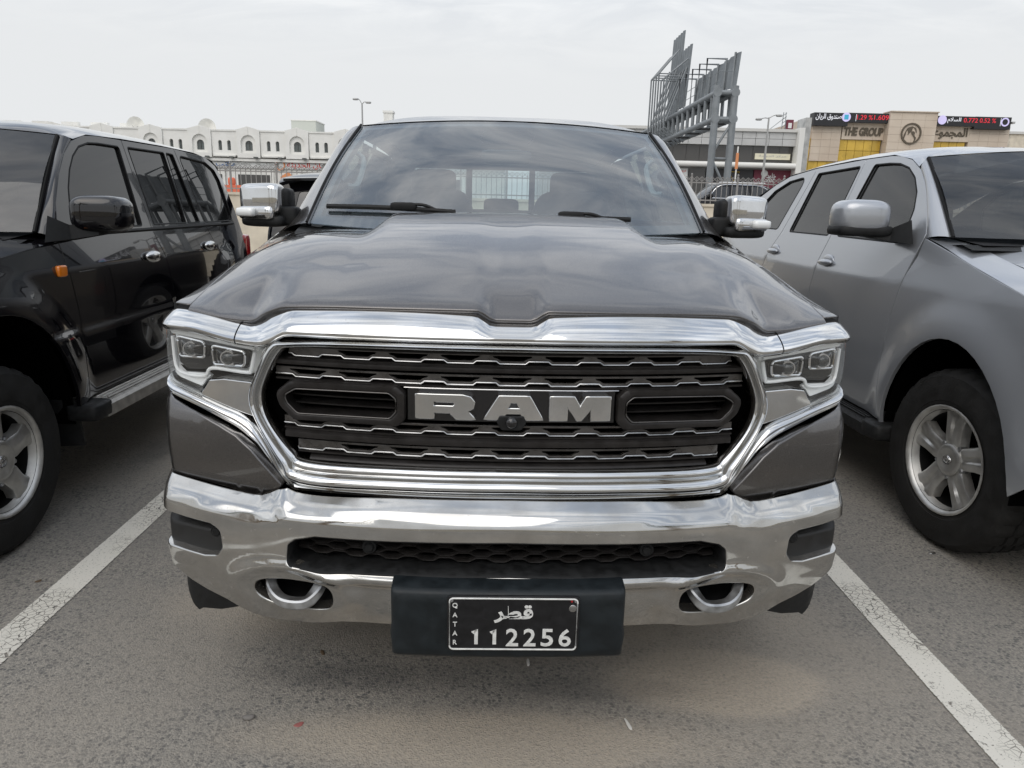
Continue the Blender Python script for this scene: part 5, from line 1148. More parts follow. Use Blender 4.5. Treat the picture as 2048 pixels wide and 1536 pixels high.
# ---- white villa row
YV = 60.0
vr = empty('white_villa_row', (0, YV, ZR), 0, 'long white two storey building with arched windows behind the fence', 'building')
def vx(u, v=300): return at(u, v, YV).x
def vz(u, v): return at(u, v, YV).z-ZR
zcor = vz(500, 317); zs0 = vz(500, 283); ztop_v = vz(500, 262)
span('wall', vx(60), vx(1010), .6, 9, 0, ztop_v, 'villa_white', vr)
per = vx(497)-vx(400)
xs0 = vx(497)
nper = 7
for k in range(-4, 6):
    xc = xs0+k*per
    if xc > vx(1000): continue
    # single bay: taller slab with niche, peaked parapet
    w2 = per*.235; zt = vz(500, 253)
    nz = zs0+.2
    arch_o = lambda r, z0, z1, n=12: [(-r, z0)]+[(r, z0)]+[(r*math.cos(R(180*i/n)), z1-r+r*math.sin(R(180*i/n))) for i in range(n+1)]
    outline = [(-w2, zcor+.05), (w2, zcor+.05), (w2, zt-.25), (0, zt), (-w2, zt-.25)]
    zn0, zn1 = vz(500, 304), vz(500, 270)
    zw0, zw1 = vz(500, 301.5), vz(500, 281)
    bay = panel('arched_bay', outline, lambda a, b, xc=xc: (xc+a, 0, b), (0, -1, 0), 'villa_white', vr, holes=[arch_o(.62, zn0-.1, zn1)], res=3, depth=.6, rim=.01, step=3)
    panel('niche', arch_o(.64, zn0-.12, zn1+.02), lambda a, b, xc=xc: (xc+a, .16, b), (0, -1, 0), 'villa_white', bay, holes=[arch_o(.30, zw0, zw1)], res=3, depth=.2, rim=.005, step=3)
    wn = panel('window', arch_o(.32, zw0-.02, zw1+.02), lambda a, b, xc=xc: (xc+a, .30, b), (0, -1, 0), 'window_dark', bay, res=3, depth=.02, rim=.005, step=3)
    boxes('window_bars', [((xc, .27, (zw0+zw1)/2), (.02, .02, (zw1-zw0)/2)), ((xc, .27, zw0+.6), (.30, .02, .02))], 'window_frame', wn)
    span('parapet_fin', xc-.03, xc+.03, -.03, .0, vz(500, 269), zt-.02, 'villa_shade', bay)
    # double bay
    xd = xc+per*.5; w3 = per*.255; zt2 = vz(500, 263)
    zb0 = vz(540, 312)
    hl_2 = [[(-.36+s*.37+(q[0]), q[1]) for q in [(-.155, zw0)]+[(.155, zw0)]+[(.155*math.cos(R(18*i)), zw1-.155+.155*math.sin(R(18*i))) for i in range(11)]] for s in (0.0, 1.94)]
    db = panel('double_bay', [(-w3, zb0), (w3, zb0), (w3, zt2), (-w3, zt2)], lambda a, b, xd=xd: (xd+a, .12, b), (0, -1, 0), 'villa_white', vr, holes=hl_2, res=3, depth=.5, rim=.01, step=3)
    for h in hl_2:
        w4 = panel('window', h, lambda a, b, xd=xd: (xd+a, .32, b), (0, -1, 0), 'window_dark', db, res=3, depth=.02, rim=.01, step=3)
        cxh = sum(q[0] for q in h[:2])/2; boxes('window_bars', [((xd+cxh, .30, (zw0+zw1)/2), (.015, .015, (zw1-zw0)/2))], 'window_frame', w4)
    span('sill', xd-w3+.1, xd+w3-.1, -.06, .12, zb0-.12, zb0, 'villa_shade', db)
    span('cornice', xd-w3, xd+w3, .05, .25, zt2, zt2+.12, 'villa_white', db)
span('band', vx(60), vx(1010), .1, .62, zcor-.22, zcor, 'villa_white', vr)
for k in range(-9, 12):
    xx = xs0+k*per*.5+.6; box('flood_light', (xx, -.10, zcor+.06), (.14, .16, .07), 'window_frame', vr)
# shop fronts under the band
zsg = vz(500, 336)
for k in range(-4, 6):
    x0, x1 = xs0+(k-.42)*per, xs0+(k+.5)*per
    if x1 > vx(1010): continue
    span('shop_sign', x0, x1, .35, .6, zsg, zcor-.26, 'sign_white', vr, .02)
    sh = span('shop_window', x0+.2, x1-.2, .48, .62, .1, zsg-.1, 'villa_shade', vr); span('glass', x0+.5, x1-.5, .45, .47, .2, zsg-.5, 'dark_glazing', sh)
zt_m = (zsg+zcor-.26)/2
text('sign_text', arabic('بان الحديثة'), .62, 'sign_red', vr, loc=(vx(606), .33, zt_m+.08), width=vx(640)-vx(567), ext=.02, off=.01)
lathe('sign_emblem', [(.42, .0), (.42, -.02), (.30, -.02), (.30, 0)], 'sign_orange', vr, axis='y', c=(vx(556), .34, zt_m+.05), seg=24, cap=False)
text('sign_text', arabic('مكتب'), .5, 'sign_blue', vr, loc=(vx(446), .33, zt_m+.05), width=1.6, ext=.02, off=.01)
text('sign_text', arabic('مطعم البيت'), .42, 'sign_grey', vr, loc=(vx(475), .33, zt_m+.05), width=1.7, ext=.02)
text('sign_text', arabic('الخليج'), .42, 'sign_grey', vr, loc=(vx(530), .33, zt_m+.05), width=1.9, ext=.02)
def disc_(name, c, r, m, p, a0_=0): return mesh(name, [(c[0], c[1], c[2])]+[(c[0]+r*math.cos(R(a0_+15*i)), c[1], c[2]+r*math.sin(R(a0_+15*i))) for i in range(25)], [(0, i+1, i+2) for i in range(24)], m, p, smooth=False)
mesh('poster', [(vx(556), .30, zsg-1.6), (vx(580), .30, zsg-1.6), (vx(580), .30, zsg-.5), (vx(572), .30, zsg-.2), (vx(556), .30, zsg-.6)], [(0, 1, 2, 3, 4)], 'sign_orange', vr, smooth=False)
# left wing of the row, set back and plainer
vl = empty('white_villa_wing', (0, YV+6, ZR), 0, 'plain white flat roofed building left of the arched bays', 'building')
a_ = at(120, 246, YV+6); b_ = at(300, 256, YV+6)
span('wall', a_.x-6, b_.x, 0, 8, 0, b_.z-ZR-.1, 'villa_white', vl)
for i in range(5):
    x0 = a_.x-5+i*(b_.x-a_.x+5)/5; span('parapet', x0, x0+(b_.x-a_.x)/5.4, -.1, .3, b_.z-ZR-.1, b_.z-ZR+.35, 'villa_white', vl)
    span('window', x0+1, x0+2, -.02, .05, 4.2, 5.6, 'window_dark', vl)
# rooftop room
a_ = at(582, 241, 68); b_ = at(632, 264, 68)
rrm = empty('rooftop_room', ((a_.x+b_.x)/2, 68, 0), 0, 'pale grey green plant room on the white roof', 'roof room'); 
mat('pale_green', (.52, .54, .49), .8)
span('wall', (a_.x-b_.x)/2, (b_.x-a_.x)/2, 0, 3, ZR+5, a_.z, 'pale_green', rrm); span('parapet', (a_.x-b_.x)/2-.05, (b_.x-a_.x)/2+.05, -.05, 3.05, a_.z, a_.z+.08, 'villa_shade', rrm)
a_ = at(767, 221, 75); b_ = at(785, 240, 75)
tk = empty('roof_turret', ((a_.x+b_.x)/2, 75, 0), 0, 'small white turret rising behind the pickup roof', 'turret'); span('shaft', (a_.x-b_.x)/2, (b_.x-a_.x)/2, 0, 1, ZR, a_.z-.2, 'villa_shade', tk); span('cap', (a_.x-b_.x)/2-.08, (b_.x-a_.x)/2+.08, -.08, 1.08, a_.z-.2, a_.z, 'villa_white', tk)
# satellite dishes
for u_, v_, lab in ((271, 252, 'left satellite dish on the white roof'), (414, 256, 'right satellite dish on the white roof')):
    p = at(u_, v_, 61.5); d_ = empty('satellite_dish', (p.x, p.y, 0), 0, lab, 'satellite dish', 'satellite dishes on the white roof')
    rws = [[(r*math.cos(2*math.pi*k/24), -.35*(1-(r/.75)**2)*-1, p.z+r*math.sin(2*math.pi*k/24)) for k in range(24)] for r in (.02, .3, .55, .75)]
    grid('dish', rws, 'villa_shade', d_, cu=True); tube('mast', [(0, .3, p.z), (0, .3, ZR+ztop_v-.05)], .05, 'lamp_steel', d_, seg=6); tube('feed_arm', [(0, .3, p.z-.5), (0, -.5, p.z)], .02, 'lamp_steel', d_, seg=5)

# ---- street lamps
def lamp(u, v, Y, lab, spread=.45, drop=.25, tilt=0, h2=None):
    p = at(u, v, Y); o = empty('street_lamp', (p.x, Y, ZR), 0, lab, 'street lamp', 'twin arm street lamps'); H_ = p.z-ZR
    tube('pole', [(0, 0, 0), (0, 0, H_*.5), (0, 0, H_)], [.10, .075, .05], 'lamp_steel', o, seg=8)
    for s in (-1, 1):
        e = (s*spread, 0, H_+drop+s*tilt)
        tube('arm', [(0, 0, H_-.05), (s*spread*.5, 0, H_+drop*.7+s*tilt*.5), e], .03, 'lamp_steel', o, seg=6)
        sell('lamp_head', (e[0]+s*.16, 0, e[2]-.03-.02), (.20, .10, .07), 'lamp_steel', o, .6, .6, 12, 8)
lamp(724, 207, 52, 'twin arm street lamp rising behind the pickup windscreen pillar', .28, .22, -.10)
lamp(1538, 235, 46, 'twin arm street lamp in front of the glazed shop building', .45, .05, .12)

# ---- billboard gantry
gb = at(1440, 410, 35)
gn = empty('billboard_gantry', (0, 0, ZR), 0, 'grey steel billboard gantry with ribbed sign backs on tall twin columns', 'gantry')
def G(u, v, Y): p = at(u, v, Y); return Vector((p.x, p.y, p.z-ZR))
nl, nr_ = G(1434, 185, 35), G(1470, 185, 35); xl, xr_ = nl.x, nr_.x; zT = nl.z; zB = G(1431, 238, 35).z
farB = G(1319, 284, 46.8); sl_ = (farB.x-G(1428, 238, 35).x)/11.8
Yf = 60
def gx_(x, Y): return x+(Y-35)*sl_
for x_ in (xl, xr_):
    tube('column', [(x_, 35, 0), (x_, 35, zT+.3)], .165, 'gantry_steel', gn, seg=16)
    tube('column', [(gx_(x_, Yf), Yf, 0), (gx_(x_, Yf), Yf, zT+.3)], .165, 'gantry_steel', gn, seg=12)
    for z_ in (zT, zB):
        tube('chord', [(x_, 35, z_), (gx_(x_, Yf), Yf, z_)], .13, 'gantry_steel', gn, seg=12)
        lathe('node_flange', [(.20, -.06), (.20, .06)], 'gantry_steel', gn, axis='y', c=(x_, 34.9, z_), seg=12)
    for k in range(22):
        Y = 35.7+k*1.12; tube('strut', [(gx_(x_, Y), Y, zB), (gx_(x_, Y), Y, zT)], .085, 'gantry_steel', gn, seg=8)
for z_ in (zT, zB): tube('end_beam', [(xl, 35, z_), (xr_, 35, z_)], .12, 'gantry_steel', gn, seg=10)
nz_ = zB/3.0
for k in range(3):
    z0, z1 = k*nz_*.98+.2, (k+1)*nz_*.98
    tube('brace', [(xl, 35, z0 if k % 2 == 0 else z1), (xr_, 35, z1 if k % 2 == 0 else z0)], .06, 'gantry_steel', gn, seg=8)
    tube('tie', [(xl, 35, z1), (xr_, 35, z1)], .05, 'gantry_steel', gn, seg=8)
for k in range(11):
    Y = 36+k*2.2; tube('cross_tie', [(gx_(xl, Y), Y, zB-.1), (gx_(xr_, Y), Y, zB-.1)], .06, 'gantry_dark', gn, seg=6)
grid('walkway', [[(gx_(xl, Y), Y, zT+.12), (gx_(xr_, Y), Y, zT+.12)] for Y in (35, 48, 60)], 'gantry_panel', gn)
# near sign, seen from behind: ribbed sheet along the right chord
pt, pb_ = G(1484, 103, 35.2), G(1474, 168, 35.2)
def sheet(name, x_, Y0, Y1, z0, z1, nrib, lean=0):
    rows_t, rows_b = [], []
    n = nrib*4
    for i in range(n+1):
        Y = Y0+(Y1-Y0)*i/n; d_ = .07 if (i % 4) in (1, 2) else 0
        rows_b.append((gx_(x_, Y)-d_, Y, z0)); rows_t.append((gx_(x_, Y)-d_+lean, Y, z1))
    o = thick(name, [rows_b, rows_t], .03, 'gantry_panel', gn, off=(1, 0, 0)); return o
s1 = sheet('sign_back', xr_+.10, 35.2, 42.6, zT+.35, pt.z, 8, .10)
for i in range(6):
    Y = 35.6+i*1.36; xx = gx_(xr_, Y)
    tube('sign_post', [(xx, Y, zT), (xx+.05, Y, pt.z+.05)], .055, 'gantry_steel', gn, seg=6)
    xq = gx_(xl, Y)-.05
    if 0 < i: tube('service_frame', [(xq, Y, zT), (xq, Y, pt.z+.02), (xx, Y, pt.z+.02)], .045, 'gantry_steel', gn, seg=6)
for z_ in (zT+.55, zT+.95): tube('guard_rail', [(gx_(xl, 35.2)+.1, 35.2, z_), (gx_(xl, 46)+.1, 46, z_)], .015, 'gantry_steel', gn, seg=5)
tube('guard_rail', [(xl+.1, 35.2, zT+.95), (xr_, 35.2, zT+.95)], .015, 'gantry_steel', gn, seg=5)
# far sign: taller sheets with raking braces
fz1 = G(1381, 87, 42.8).z; fz0 = G(1372, 198, 42.8).z; xfar = G(1375, 150, 42.8).x-gx_(0, 42.8)
fz2 = G(1366, 60, 45.3).z
sheet('sign_back', xfar+.02, 42.8, 45.0, fz0-.4, fz1, 4, .16)
sheet('sign_back', G(1362, 120, 45.3).x-gx_(0, 45.3), 45.3, 48.2, fz0-.6, fz2, 5, .16)
xo_ = G(1326, 160, 44).x-gx_(0, 44)
for i in range(7):
    Y = 43.0+i*.75; x2 = gx_(xfar, Y); x1 = gx_(xo_, Y); zt_ = (fz1 if Y < 45.2 else fz2)
    zmid = fz0+(zt_-fz0)*.42
    tube('outrigger', [(x1, Y, zB+.4), (x1, Y, zmid)], .05, 'gantry_steel', gn, seg=6)
    tube('raker', [(x1, Y, zmid), (x2, Y, zmid+(zt_-zmid)*.55)], .05, 'gantry_steel', gn, seg=6)
    tube('tie_bar', [(x1, Y, zmid), (x2, Y, zmid)], .035, 'gantry_steel', gn, seg=6)
    tube('knee_brace', [(x1, Y, zB+.5), (x2+.1, Y, zB-.3)], .05, 'gantry_steel', gn, seg=6)
    tube('long_raker', [(x1+.1, Y, zB+.8), (x2, Y, zmid+.5)], .05, 'gantry_steel', gn, seg=6)

# ---- shop centre with glazed band
YM = 70.0
mc_ = empty('shop_centre', (0, YM, ZR), 0, 'grey panelled shop centre with dark glazed band and white canopy', 'building')
mx = lambda u, v=300: at(u, v, YM).x
mz = lambda u, v: at(u, v, YM).z-ZR
xL, xR = mx(1080), mx(1594); zt0 = mz(1590, 258); zt1 = mz(1590, 264); zc0 = mz(1590, 292); zg0 = mz(1590, 327); zn_ = mz(1590, 338)
span('wall', xL, xR, 1.2, 14, 0, zt0-.1, 'cladding', mc_)
span('parapet', xL, xR, .3, 1.3, zt1, zt0, 'cladding_light', mc_)
npn = int((xR-xL)/1.25); pw = (xR-xL)/npn
for i in range(npn):
    for j in range(2):
        za, zb_ = zc0+(zt1-zc0)*j/2, zc0+(zt1-zc0)*(j+1)/2
        span('cladding_panel', xL+i*pw+.02, xL+(i+1)*pw-.02, .5, 1.25, za+.015, zb_-.015, 'cladding', mc_)
    span('glazing_pane', xL+i*pw+.015, xL+(i+1)*pw-.015, 1.0, 1.15, zg0+.02, zc0-.02, 'dark_glazing', mc_)
tube('canopy', [(xL, .0, (zg0+zn_)/2), (xR, .0, (zg0+zn_)/2)], (zg0-zn_)/2, 'canopy_white', mc_, seg=14)
span('soffit', xL, xR, .0, 1.3, zg0-.12, zg0, 'canopy_white', mc_)
for u0, u1, m_, nm in ((1330, 1380, 'sign_white', 'shop_front'), (1382, 1415, 'dark_glazing', 'shop_front'), (1417, 1512, 'shop_black', 'shop_front'), (1514, 1590, 'maroon', 'shop_front')):
    span(nm, mx(u0, 350), mx(u1, 350), .9, 1.3, .0, zn_-.1, m_, mc_)
for i in range(24):
    xq = mx(1250)+i*1.1; span('mullion', xq, xq+.06, .8, .9, .0, zn_-1.8, 'window_frame', mc_)
span('white_pier', xR, xR+.5, -.2, 2, 0, zt0+.1, 'canopy_white', mc_); span('marble_pier', xR+.5, mx(1616), -.1, 2, 0, mz(1605, 235), 'marble', mc_)
span('sign_board', mx(1517), mx(1588), .8, 1.0, mz(1550, 318), mz(1550, 306), 'sign_cream', mc_)
text('sign_text', arabic('مركز الدوحة'), .22, 'sign_grey', mc_, loc=(mx(1552), .78, mz(1552, 311.5)), width=2.6, ext=.01)
text('sign_text', arabic('خلود'), .62, 'sign_white', mc_, loc=(mx(1549, 350), .86, mz(1549, 352)), width=.9, ext=.02, off=.02)
text('sign_text', 'Kulud', .45, 'sign_white', mc_, loc=(mx(1543, 358), .86, mz(1543, 359)), width=1.15, ext=.02, off=.02)
lathe('sign_emblem', [(.32, -.02), (.32, 0), (.02, 0)], 'sign_white', mc_, axis='y', c=(mx(1535, 346), .86, mz(1535, 346)), seg=20)
# yellow triangle neon and kiosk signs
tz = mz(1472, 352); tx = mx(1473, 352)
tube('neon_triangle', [(tx-.55, .8, tz+.42), (tx+.50, .8, tz+.42), (tx+.02, .8, tz-.42)], .05, 'sign_yellow', mc_, closed=True, seg=6)
span('yellow_rail', mx(1440, 368), mx(1505, 368), .8, .86, mz(1470, 369), mz(1470, 367), 'sign_yellow', mc_)
rs_ = span('menu_board', mx(1354, 350), mx(1377, 350), .6, .8, mz(1365, 366), mz(1365, 336), 'sign_white', mc_)
text('menu_text', arabic('عروض'), .3, 'sign_red', mc_, loc=(mx(1366, 340), .59, mz(1366, 341)), width=.9, ext=.01); span('menu_picture', mx(1364, 352), mx(1372, 352), .585, .6, mz(1368, 357), mz(1368, 350), 'sign_red', mc_)
# roof bits of the centre
am = empty('roof_antenna', (mx(1592), YM+4, ZR), 0, 'lattice antenna mast with red sign box on the shop centre roof', 'antenna')
zA, zB2 = zt0-.1, mz(1592, 213)
tube('leg', [(-.2, 0, zA), (-.12, 0, zB2)], .04, 'gantry_steel', am, seg=5); tube('leg', [(.2, 0, zA), (.12, 0, zB2)], .04, 'gantry_steel', am, seg=5)
for k in range(6): zz_ = zA+(zB2-zA)*k/6; tube('rung', [(-.2, 0, zz_), (.2, 0, zz_+.3)], .03, 'gantry_steel', am, seg=5)
tube('guy', [(-1.9, 0, zA), (0, 0, zB2-.5)], .03, 'gantry_steel', am, seg=5)
sb = mx(1604)-mx(1592); span('sign_box', sb-.32, sb+.32, -.2, .2, mz(1604, 253), mz(1604, 229), 'maroon', am); span('sign_motif', sb-.18, sb+.16, -.22, -.2, mz(1604, 247), mz(1604, 236), 'sign_white', am)
# banner pole
bp_ = at(1473, 330, 62); bn = empty('banner_pole', (bp_.x, 62, ZR), 0, 'white pole with orange banner before the shop centre', 'banner')
zb1 = at(1473, 293, 62).z-ZR; tube('pole', [(0, 0, 0), (0, 0, zb1)], .06, 'canopy_white', bn, seg=8); span('banner', -.14, .10, -.09, -.06, at(1473, 338, 62).z-ZR, at(1473, 306, 62).z-ZR, 'sign_orange', bn)

# ---- sandstone building with ticker boards
YG = 80.0
gbx = lambda u, v=270: at(u, v, YG).x
gbz = lambda u, v: at(u, v, YG).z-ZR
ex = empty('stock_exchange_office', (0, YG, ZR), 0, 'sandstone office with gold glazing, ticker boards and bronze lettering', 'building')
span('wall', gbx(1614), gbx(2022), .9, 16, 0, gbz(1815, 240), 'sandstone', ex)
def blocks(name, u0, u1, v0, v1, y0, y1, m, nx, nz, um=None):
    um = um or (u0+u1)/2; x0, x1, z1, z0 = gbx(u0), gbx(u1), gbz(um, v0), gbz(um, v1); g_ = .008 if m == 'sandstone' else .02
    for i in range(nx):
        for j in range(nz):
            span(name, x0+(x1-x0)*i/nx+g_, x0+(x1-x0)*(i+1)/nx-g_, y0, y1, z0+(z1-z0)*j/nz+g_, z0+(z1-z0)*(j+1)/nz-g_, m, ex)
blocks('stone_slab', 1626, 1684, 250, 322, .3, .95, 'sandstone', 3, 5)
blocks('gold_pane', 1612, 1626, 275, 345, .5, .95, 'gold_glass', 1, 4); blocks('gold_pane', 1626, 1684, 322, 345, .5, .95, 'gold_glass', 3, 1)
blocks('stone_slab', 1686, 1770, 246, 279, .3, .95, 'sandstone', 4, 2)
blocks('gold_pane', 1684, 1768, 279, 345, .5, .95, 'gold_glass', 5, 3)
blocks('stone_slab', 1770, 1864, 226, 345, -.6, .95, 'sandstone', 4, 8)
span('tower_coping', gbx(1769), gbx(1865), -.75, 1.0, gbz(1816, 226), gbz(1816, 224), 'sandstone', ex)
blocks('stone_slab', 1864, 1942, 252, 283, .3, .95, 'sandstone', 4, 2)
blocks('gold_pane', 1858, 1938, 283, 345, .5, .95, 'gold_glass', 5, 3)
blocks('stone_slab', 1942, 2022, 252, 345, .3, .95, 'sandstone', 4, 6)
span('ledge', gbx(1686), gbx(1770), .1, .6, gbz(1728, 248), gbz(1728, 246), 'sandstone', ex); span('ledge', gbx(1864), gbx(1942), .1, .6, gbz(1900, 254), gbz(1900, 252), 'sandstone', ex)
b1 = span('ticker_board', gbx(1622), gbx(1690), -.3, .9, gbz(1656, 252), gbz(1656, 226), 'led_black', ex); span('ticker_board', gbx(1690), gbx(1774), -.3, .9, gbz(1732, 246), gbz(1732, 227), 'led_black', ex)
span('ticker_board', gbx(1864), gbx(1942), -.3, .9, gbz(1903, 252.5), gbz(1903, 233), 'led_black', ex); span('ticker_board', gbx(1942), gbx(2014), -.3, .9, gbz(1978, 259), gbz(1978, 234.5), 'led_black', ex)
def led(t_, u, v, wpx, hpx, m_, nm='ticker_text'): text(nm, t_, hpx*YG/FPX*1.0, m_, ex, loc=(gbx(u, v), -.33, gbz(u, v)), width=wpx*YG/FPX*1.05, ext=.02, off=.006)
led(arabic('صندوق الريان'), 1655, 234.5, 46, 12, 'led_white')
lathe('ticker_emblem', [(.46, -.02), (.46, 0), (.02, 0)], 'led_lilac', ex, axis='y', c=(gbx(1690, 235), -.33, gbz(1690, 235)), seg=24); box('ticker_emblem', (gbx(1690, 235), -.36, gbz(1690, 235)), (.22, .01, .24), 'led_blue', ex)
span('ticker_divider', gbx(1705)-.02, gbx(1705)+.02, -.33, -.31, gbz(1705, 243), gbz(1705, 229), 'led_white', ex)
led('1.29 %', 1727, 235.5, 28, 8.5, 'led_red'); led('1.609', 1760, 236, 26, 8.5, 'led_red')
lathe('ticker_emblem', [(.46, -.02), (.46, 0), (.02, 0)], 'led_lilac', ex, axis='y', c=(gbx(1881, 240.5), -.33, gbz(1881, 240.5)), seg=24)
led(arabic('السلام'), 1905, 241.5, 24, 10.5, 'led_white'); led('0.772', 1938, 241.5, 25, 8, 'led_red'); led('0.52 %', 1972, 242, 29, 8, 'led_red')
span('ticker_divider', gbx(1993)-.02, gbx(1993)+.02, -.33, -.31, gbz(1993, 253), gbz(1993, 237), 'led_white', ex)
lathe('ticker_emblem', [(.44, 0), (.44, -.02), (.30, -.02), (.30, 0)], 'led_lilac', ex, axis='y', c=(gbx(2006, 245), -.33, gbz(2006, 245)), seg=24, cap=False)
text('name_letters', 'THE GROUP', 15.5*YG/FPX, 'bronze', ex, loc=(gbx(1730, 263), .22, gbz(1730, 263)), width=71*YG/FPX*1.05, ext=.12, off=.05, shear=.12)
text('name_letters', arabic('المجموعة'), 21*YG/FPX, 'bronze', ex, loc=(gbx(1899, 266), .22, gbz(1899, 266)), width=70*YG/FPX*1.05, ext=.12, off=.02)
# round emblem: ring with a head in profile wearing a headcloth
ec = (gbx(1815.5, 268.5), gbz(1815.5, 268.5)); er = 18.3*YG/FPX*1.04
def em(pts, nm): return panel(nm, [(ec[0]+a*er, ec[1]+b*er) for a, b in pts], lambda a, b: (a, -.66, b), (0, -1, 0), 'bronze', ex, res=.5, depth=.05, rim=.005, step=.2)
lathe('emblem_ring', [(er*.86, -.06), (er, -.06), (er, .06), (er*.86, .06), (er*.86, -.06)], 'bronze', ex, axis='y', c=(ec[0], -.66, ec[1]), seg=40, cap=False)
em(crs([(-.55, .20), (-.40, .50), (-.05, .66), (.15, .62), (.05, .40), (.0, .18), (-.20, .02), (-.28, -.12), (-.30, .15), (-.36, .30), (-.46, .22), (-.52, -.10), (-.60, -.40), (-.62, -.55), (-.72, -.50), (-.66, -.1)], 3, True), 'emblem_cloth')
em(crs([(.15, .62), (.42, .50), (.52, .25), (.50, .08), (.42, .28), (.26, .50)], 3, True), 'emblem_brow')
em(crs([(.02, .16), (.24, .22), (.38, .06), (.34, -.10), (.42, -.26), (.54, -.40), (.48, -.62), (.30, -.84), (.40, -.50), (.24, -.24), (.10, -.06)], 3, True), 'emblem_face')
em(crs([(-.72, -.50), (-.52, -.62), (-.40, -.72), (-.36, -.86), (.0, -.88), (-.10, -.96), (-.45, -.90)], 3, True), 'emblem_collar')
fl_ = at(2024, 246, YG); fo = empty('flood_light', (fl_.x, YG, ZR), 0, 'small floodlight on a bracket at the sandstone office corner', 'floodlight'); span('head', -.15, .15, -.3, .1, fl_.z-ZR-.1, fl_.z-ZR+.1, 'lamp_steel', fo); tube('bracket', [(-.5, 0, fl_.z-ZR-.6), (-.3, 0, fl_.z-ZR-.05), (0, 0, fl_.z-ZR)], .03, 'lamp_steel', fo, seg=5)
bb_ = at(2022, 268, 95); bo_ = empty('beige_building', (bb_.x+14, 95, ZR), 0, 'plain beige building at the right edge behind the silver vehicle', 'building'); span('wall', -14, 20, 0, 12, 0, bb_.z-ZR, 'cream_wall', bo_); span('parapet', -14.2, 20.2, -.2, 12, bb_.z-ZR, bb_.z-ZR+.3, 'cladding_light', bo_)

# ---- hedge and barrier on the street side of the wall
def bush(name, c, h, n, lab, cat, m='leaf', sz=.07):
    rng = random.Random(hash(name) % 999); V, F = [], []
    for i in range(n):
        while True:
            q = Vector([rng.uniform(-1, 1) for _ in range(3)])
            if q.length < 1 and q.length > .35: break
        p = Vector((q.x*h[0], q.y*h[1], q.z*h[2]+h[2])); a = Vector([rng.gauss(0, 1) for _ in range(3)]).normalized(); b = a.orthogonal().normalized(); s_ = sz*rng.uniform(.6, 1.3); k = len(V)
        V += [p-a*s_, p+b*s_*.45, p+a*s_, p-b*s_*.45]; F.append((k, k+1, k+2, k+3))
    o = empty(name, c, 0, lab, cat); mesh('foliage', V, F, m, o, smooth=False)
    for k in range(5):
        a = k*1.3; tube('stem', [(0, 0, 0), (h[0]*.5*math.cos(a), h[1]*.5*math.sin(a), h[2]*1.2)], .02, 'palm_trunk', o, seg=5)
    return o
p = at(487, 372, 24); bush('hedge_shrub', (p.x, 24, ZR), (.75, .6, .62), 1600, 'clipped olive green shrub behind the fence near the black vehicle', 'shrub')
p = at(1482, 385, 33.5); bush('street_shrub', (p.x-.3, 33.5, ZR), (1.1, .6, .6), 1500, 'small green shrub at the foot of the gantry columns', 'shrub')
p = at(488, 378, 22); ob = empty('traffic_barrier', (p.x, 22, ZR), 0, 'orange plastic traffic barrier behind the cream wall', 'barrier')
thick('shell', [[(x, y, z) for x in (-.8, -.3, .3, .8)] for y, z in ((-.28, 0), (-.22, .35), (-.10, .95), (-.08, 1.22), (.08, 1.22))], .04, 'barrier_orange', ob, off=(0, -1, .3)); sell('warning_light', (-.35, 0, 1.32), (.10, .08, .12), 'barrier_orange', ob)

# ---- vehicles further back
FB = dict(BL); FB.update(spoiler=True, tlz=.80)
fb = empty('far_black_suv', (-2.12, 12.45, 0), math.pi+R(2), 'distant black sport utility vehicle seen past the left chrome mirror', 'suv')
suv(fb, FB, 'far_black_paint', 'dark_glass', res=.16, full=False)
for g in (-1, 1): tube('chrome_trim', crs([(g*.83, 3.62, 1.70), (g*.86, 3.73, 1.55), (g*.90, 3.76, 1.36), (g*.92, 3.60, 1.315), (g*.93, 3.0, 1.305), (g*.93, 2.3, 1.30)], 5), .016, 'chrome', fb, seg=6)
p = at(1446, 395, 28); fw_ = empty('grey_wagon', (p.x-2.3, 28, ZR), R(-90), 'distant grey car with white roof rails beyond the fence', 'car')
WG = dict(BL); suv(fw_, WG, 'far_black_paint', 'tint_glass', res=.2, full=False)
for g in (-1, 1):
    tube('roof_rail', [(g*.72, y, 1.87) for y in np.linspace(1.9, 3.6, 9)], .03, 'white_paint', fw_, seg=6)
    tube('window_trim', crs([(g*.93, 1.5, 1.31), (g*.80, 1.95, 1.76), (g*.79, 3.0, 1.78), (g*.82, 3.6, 1.69), (g*.92, 3.78, 1.32), (g*.94, 2.6, 1.30), (g*.93, 1.5, 1.31)], 5), .022, 'chrome', fw_, seg=6)

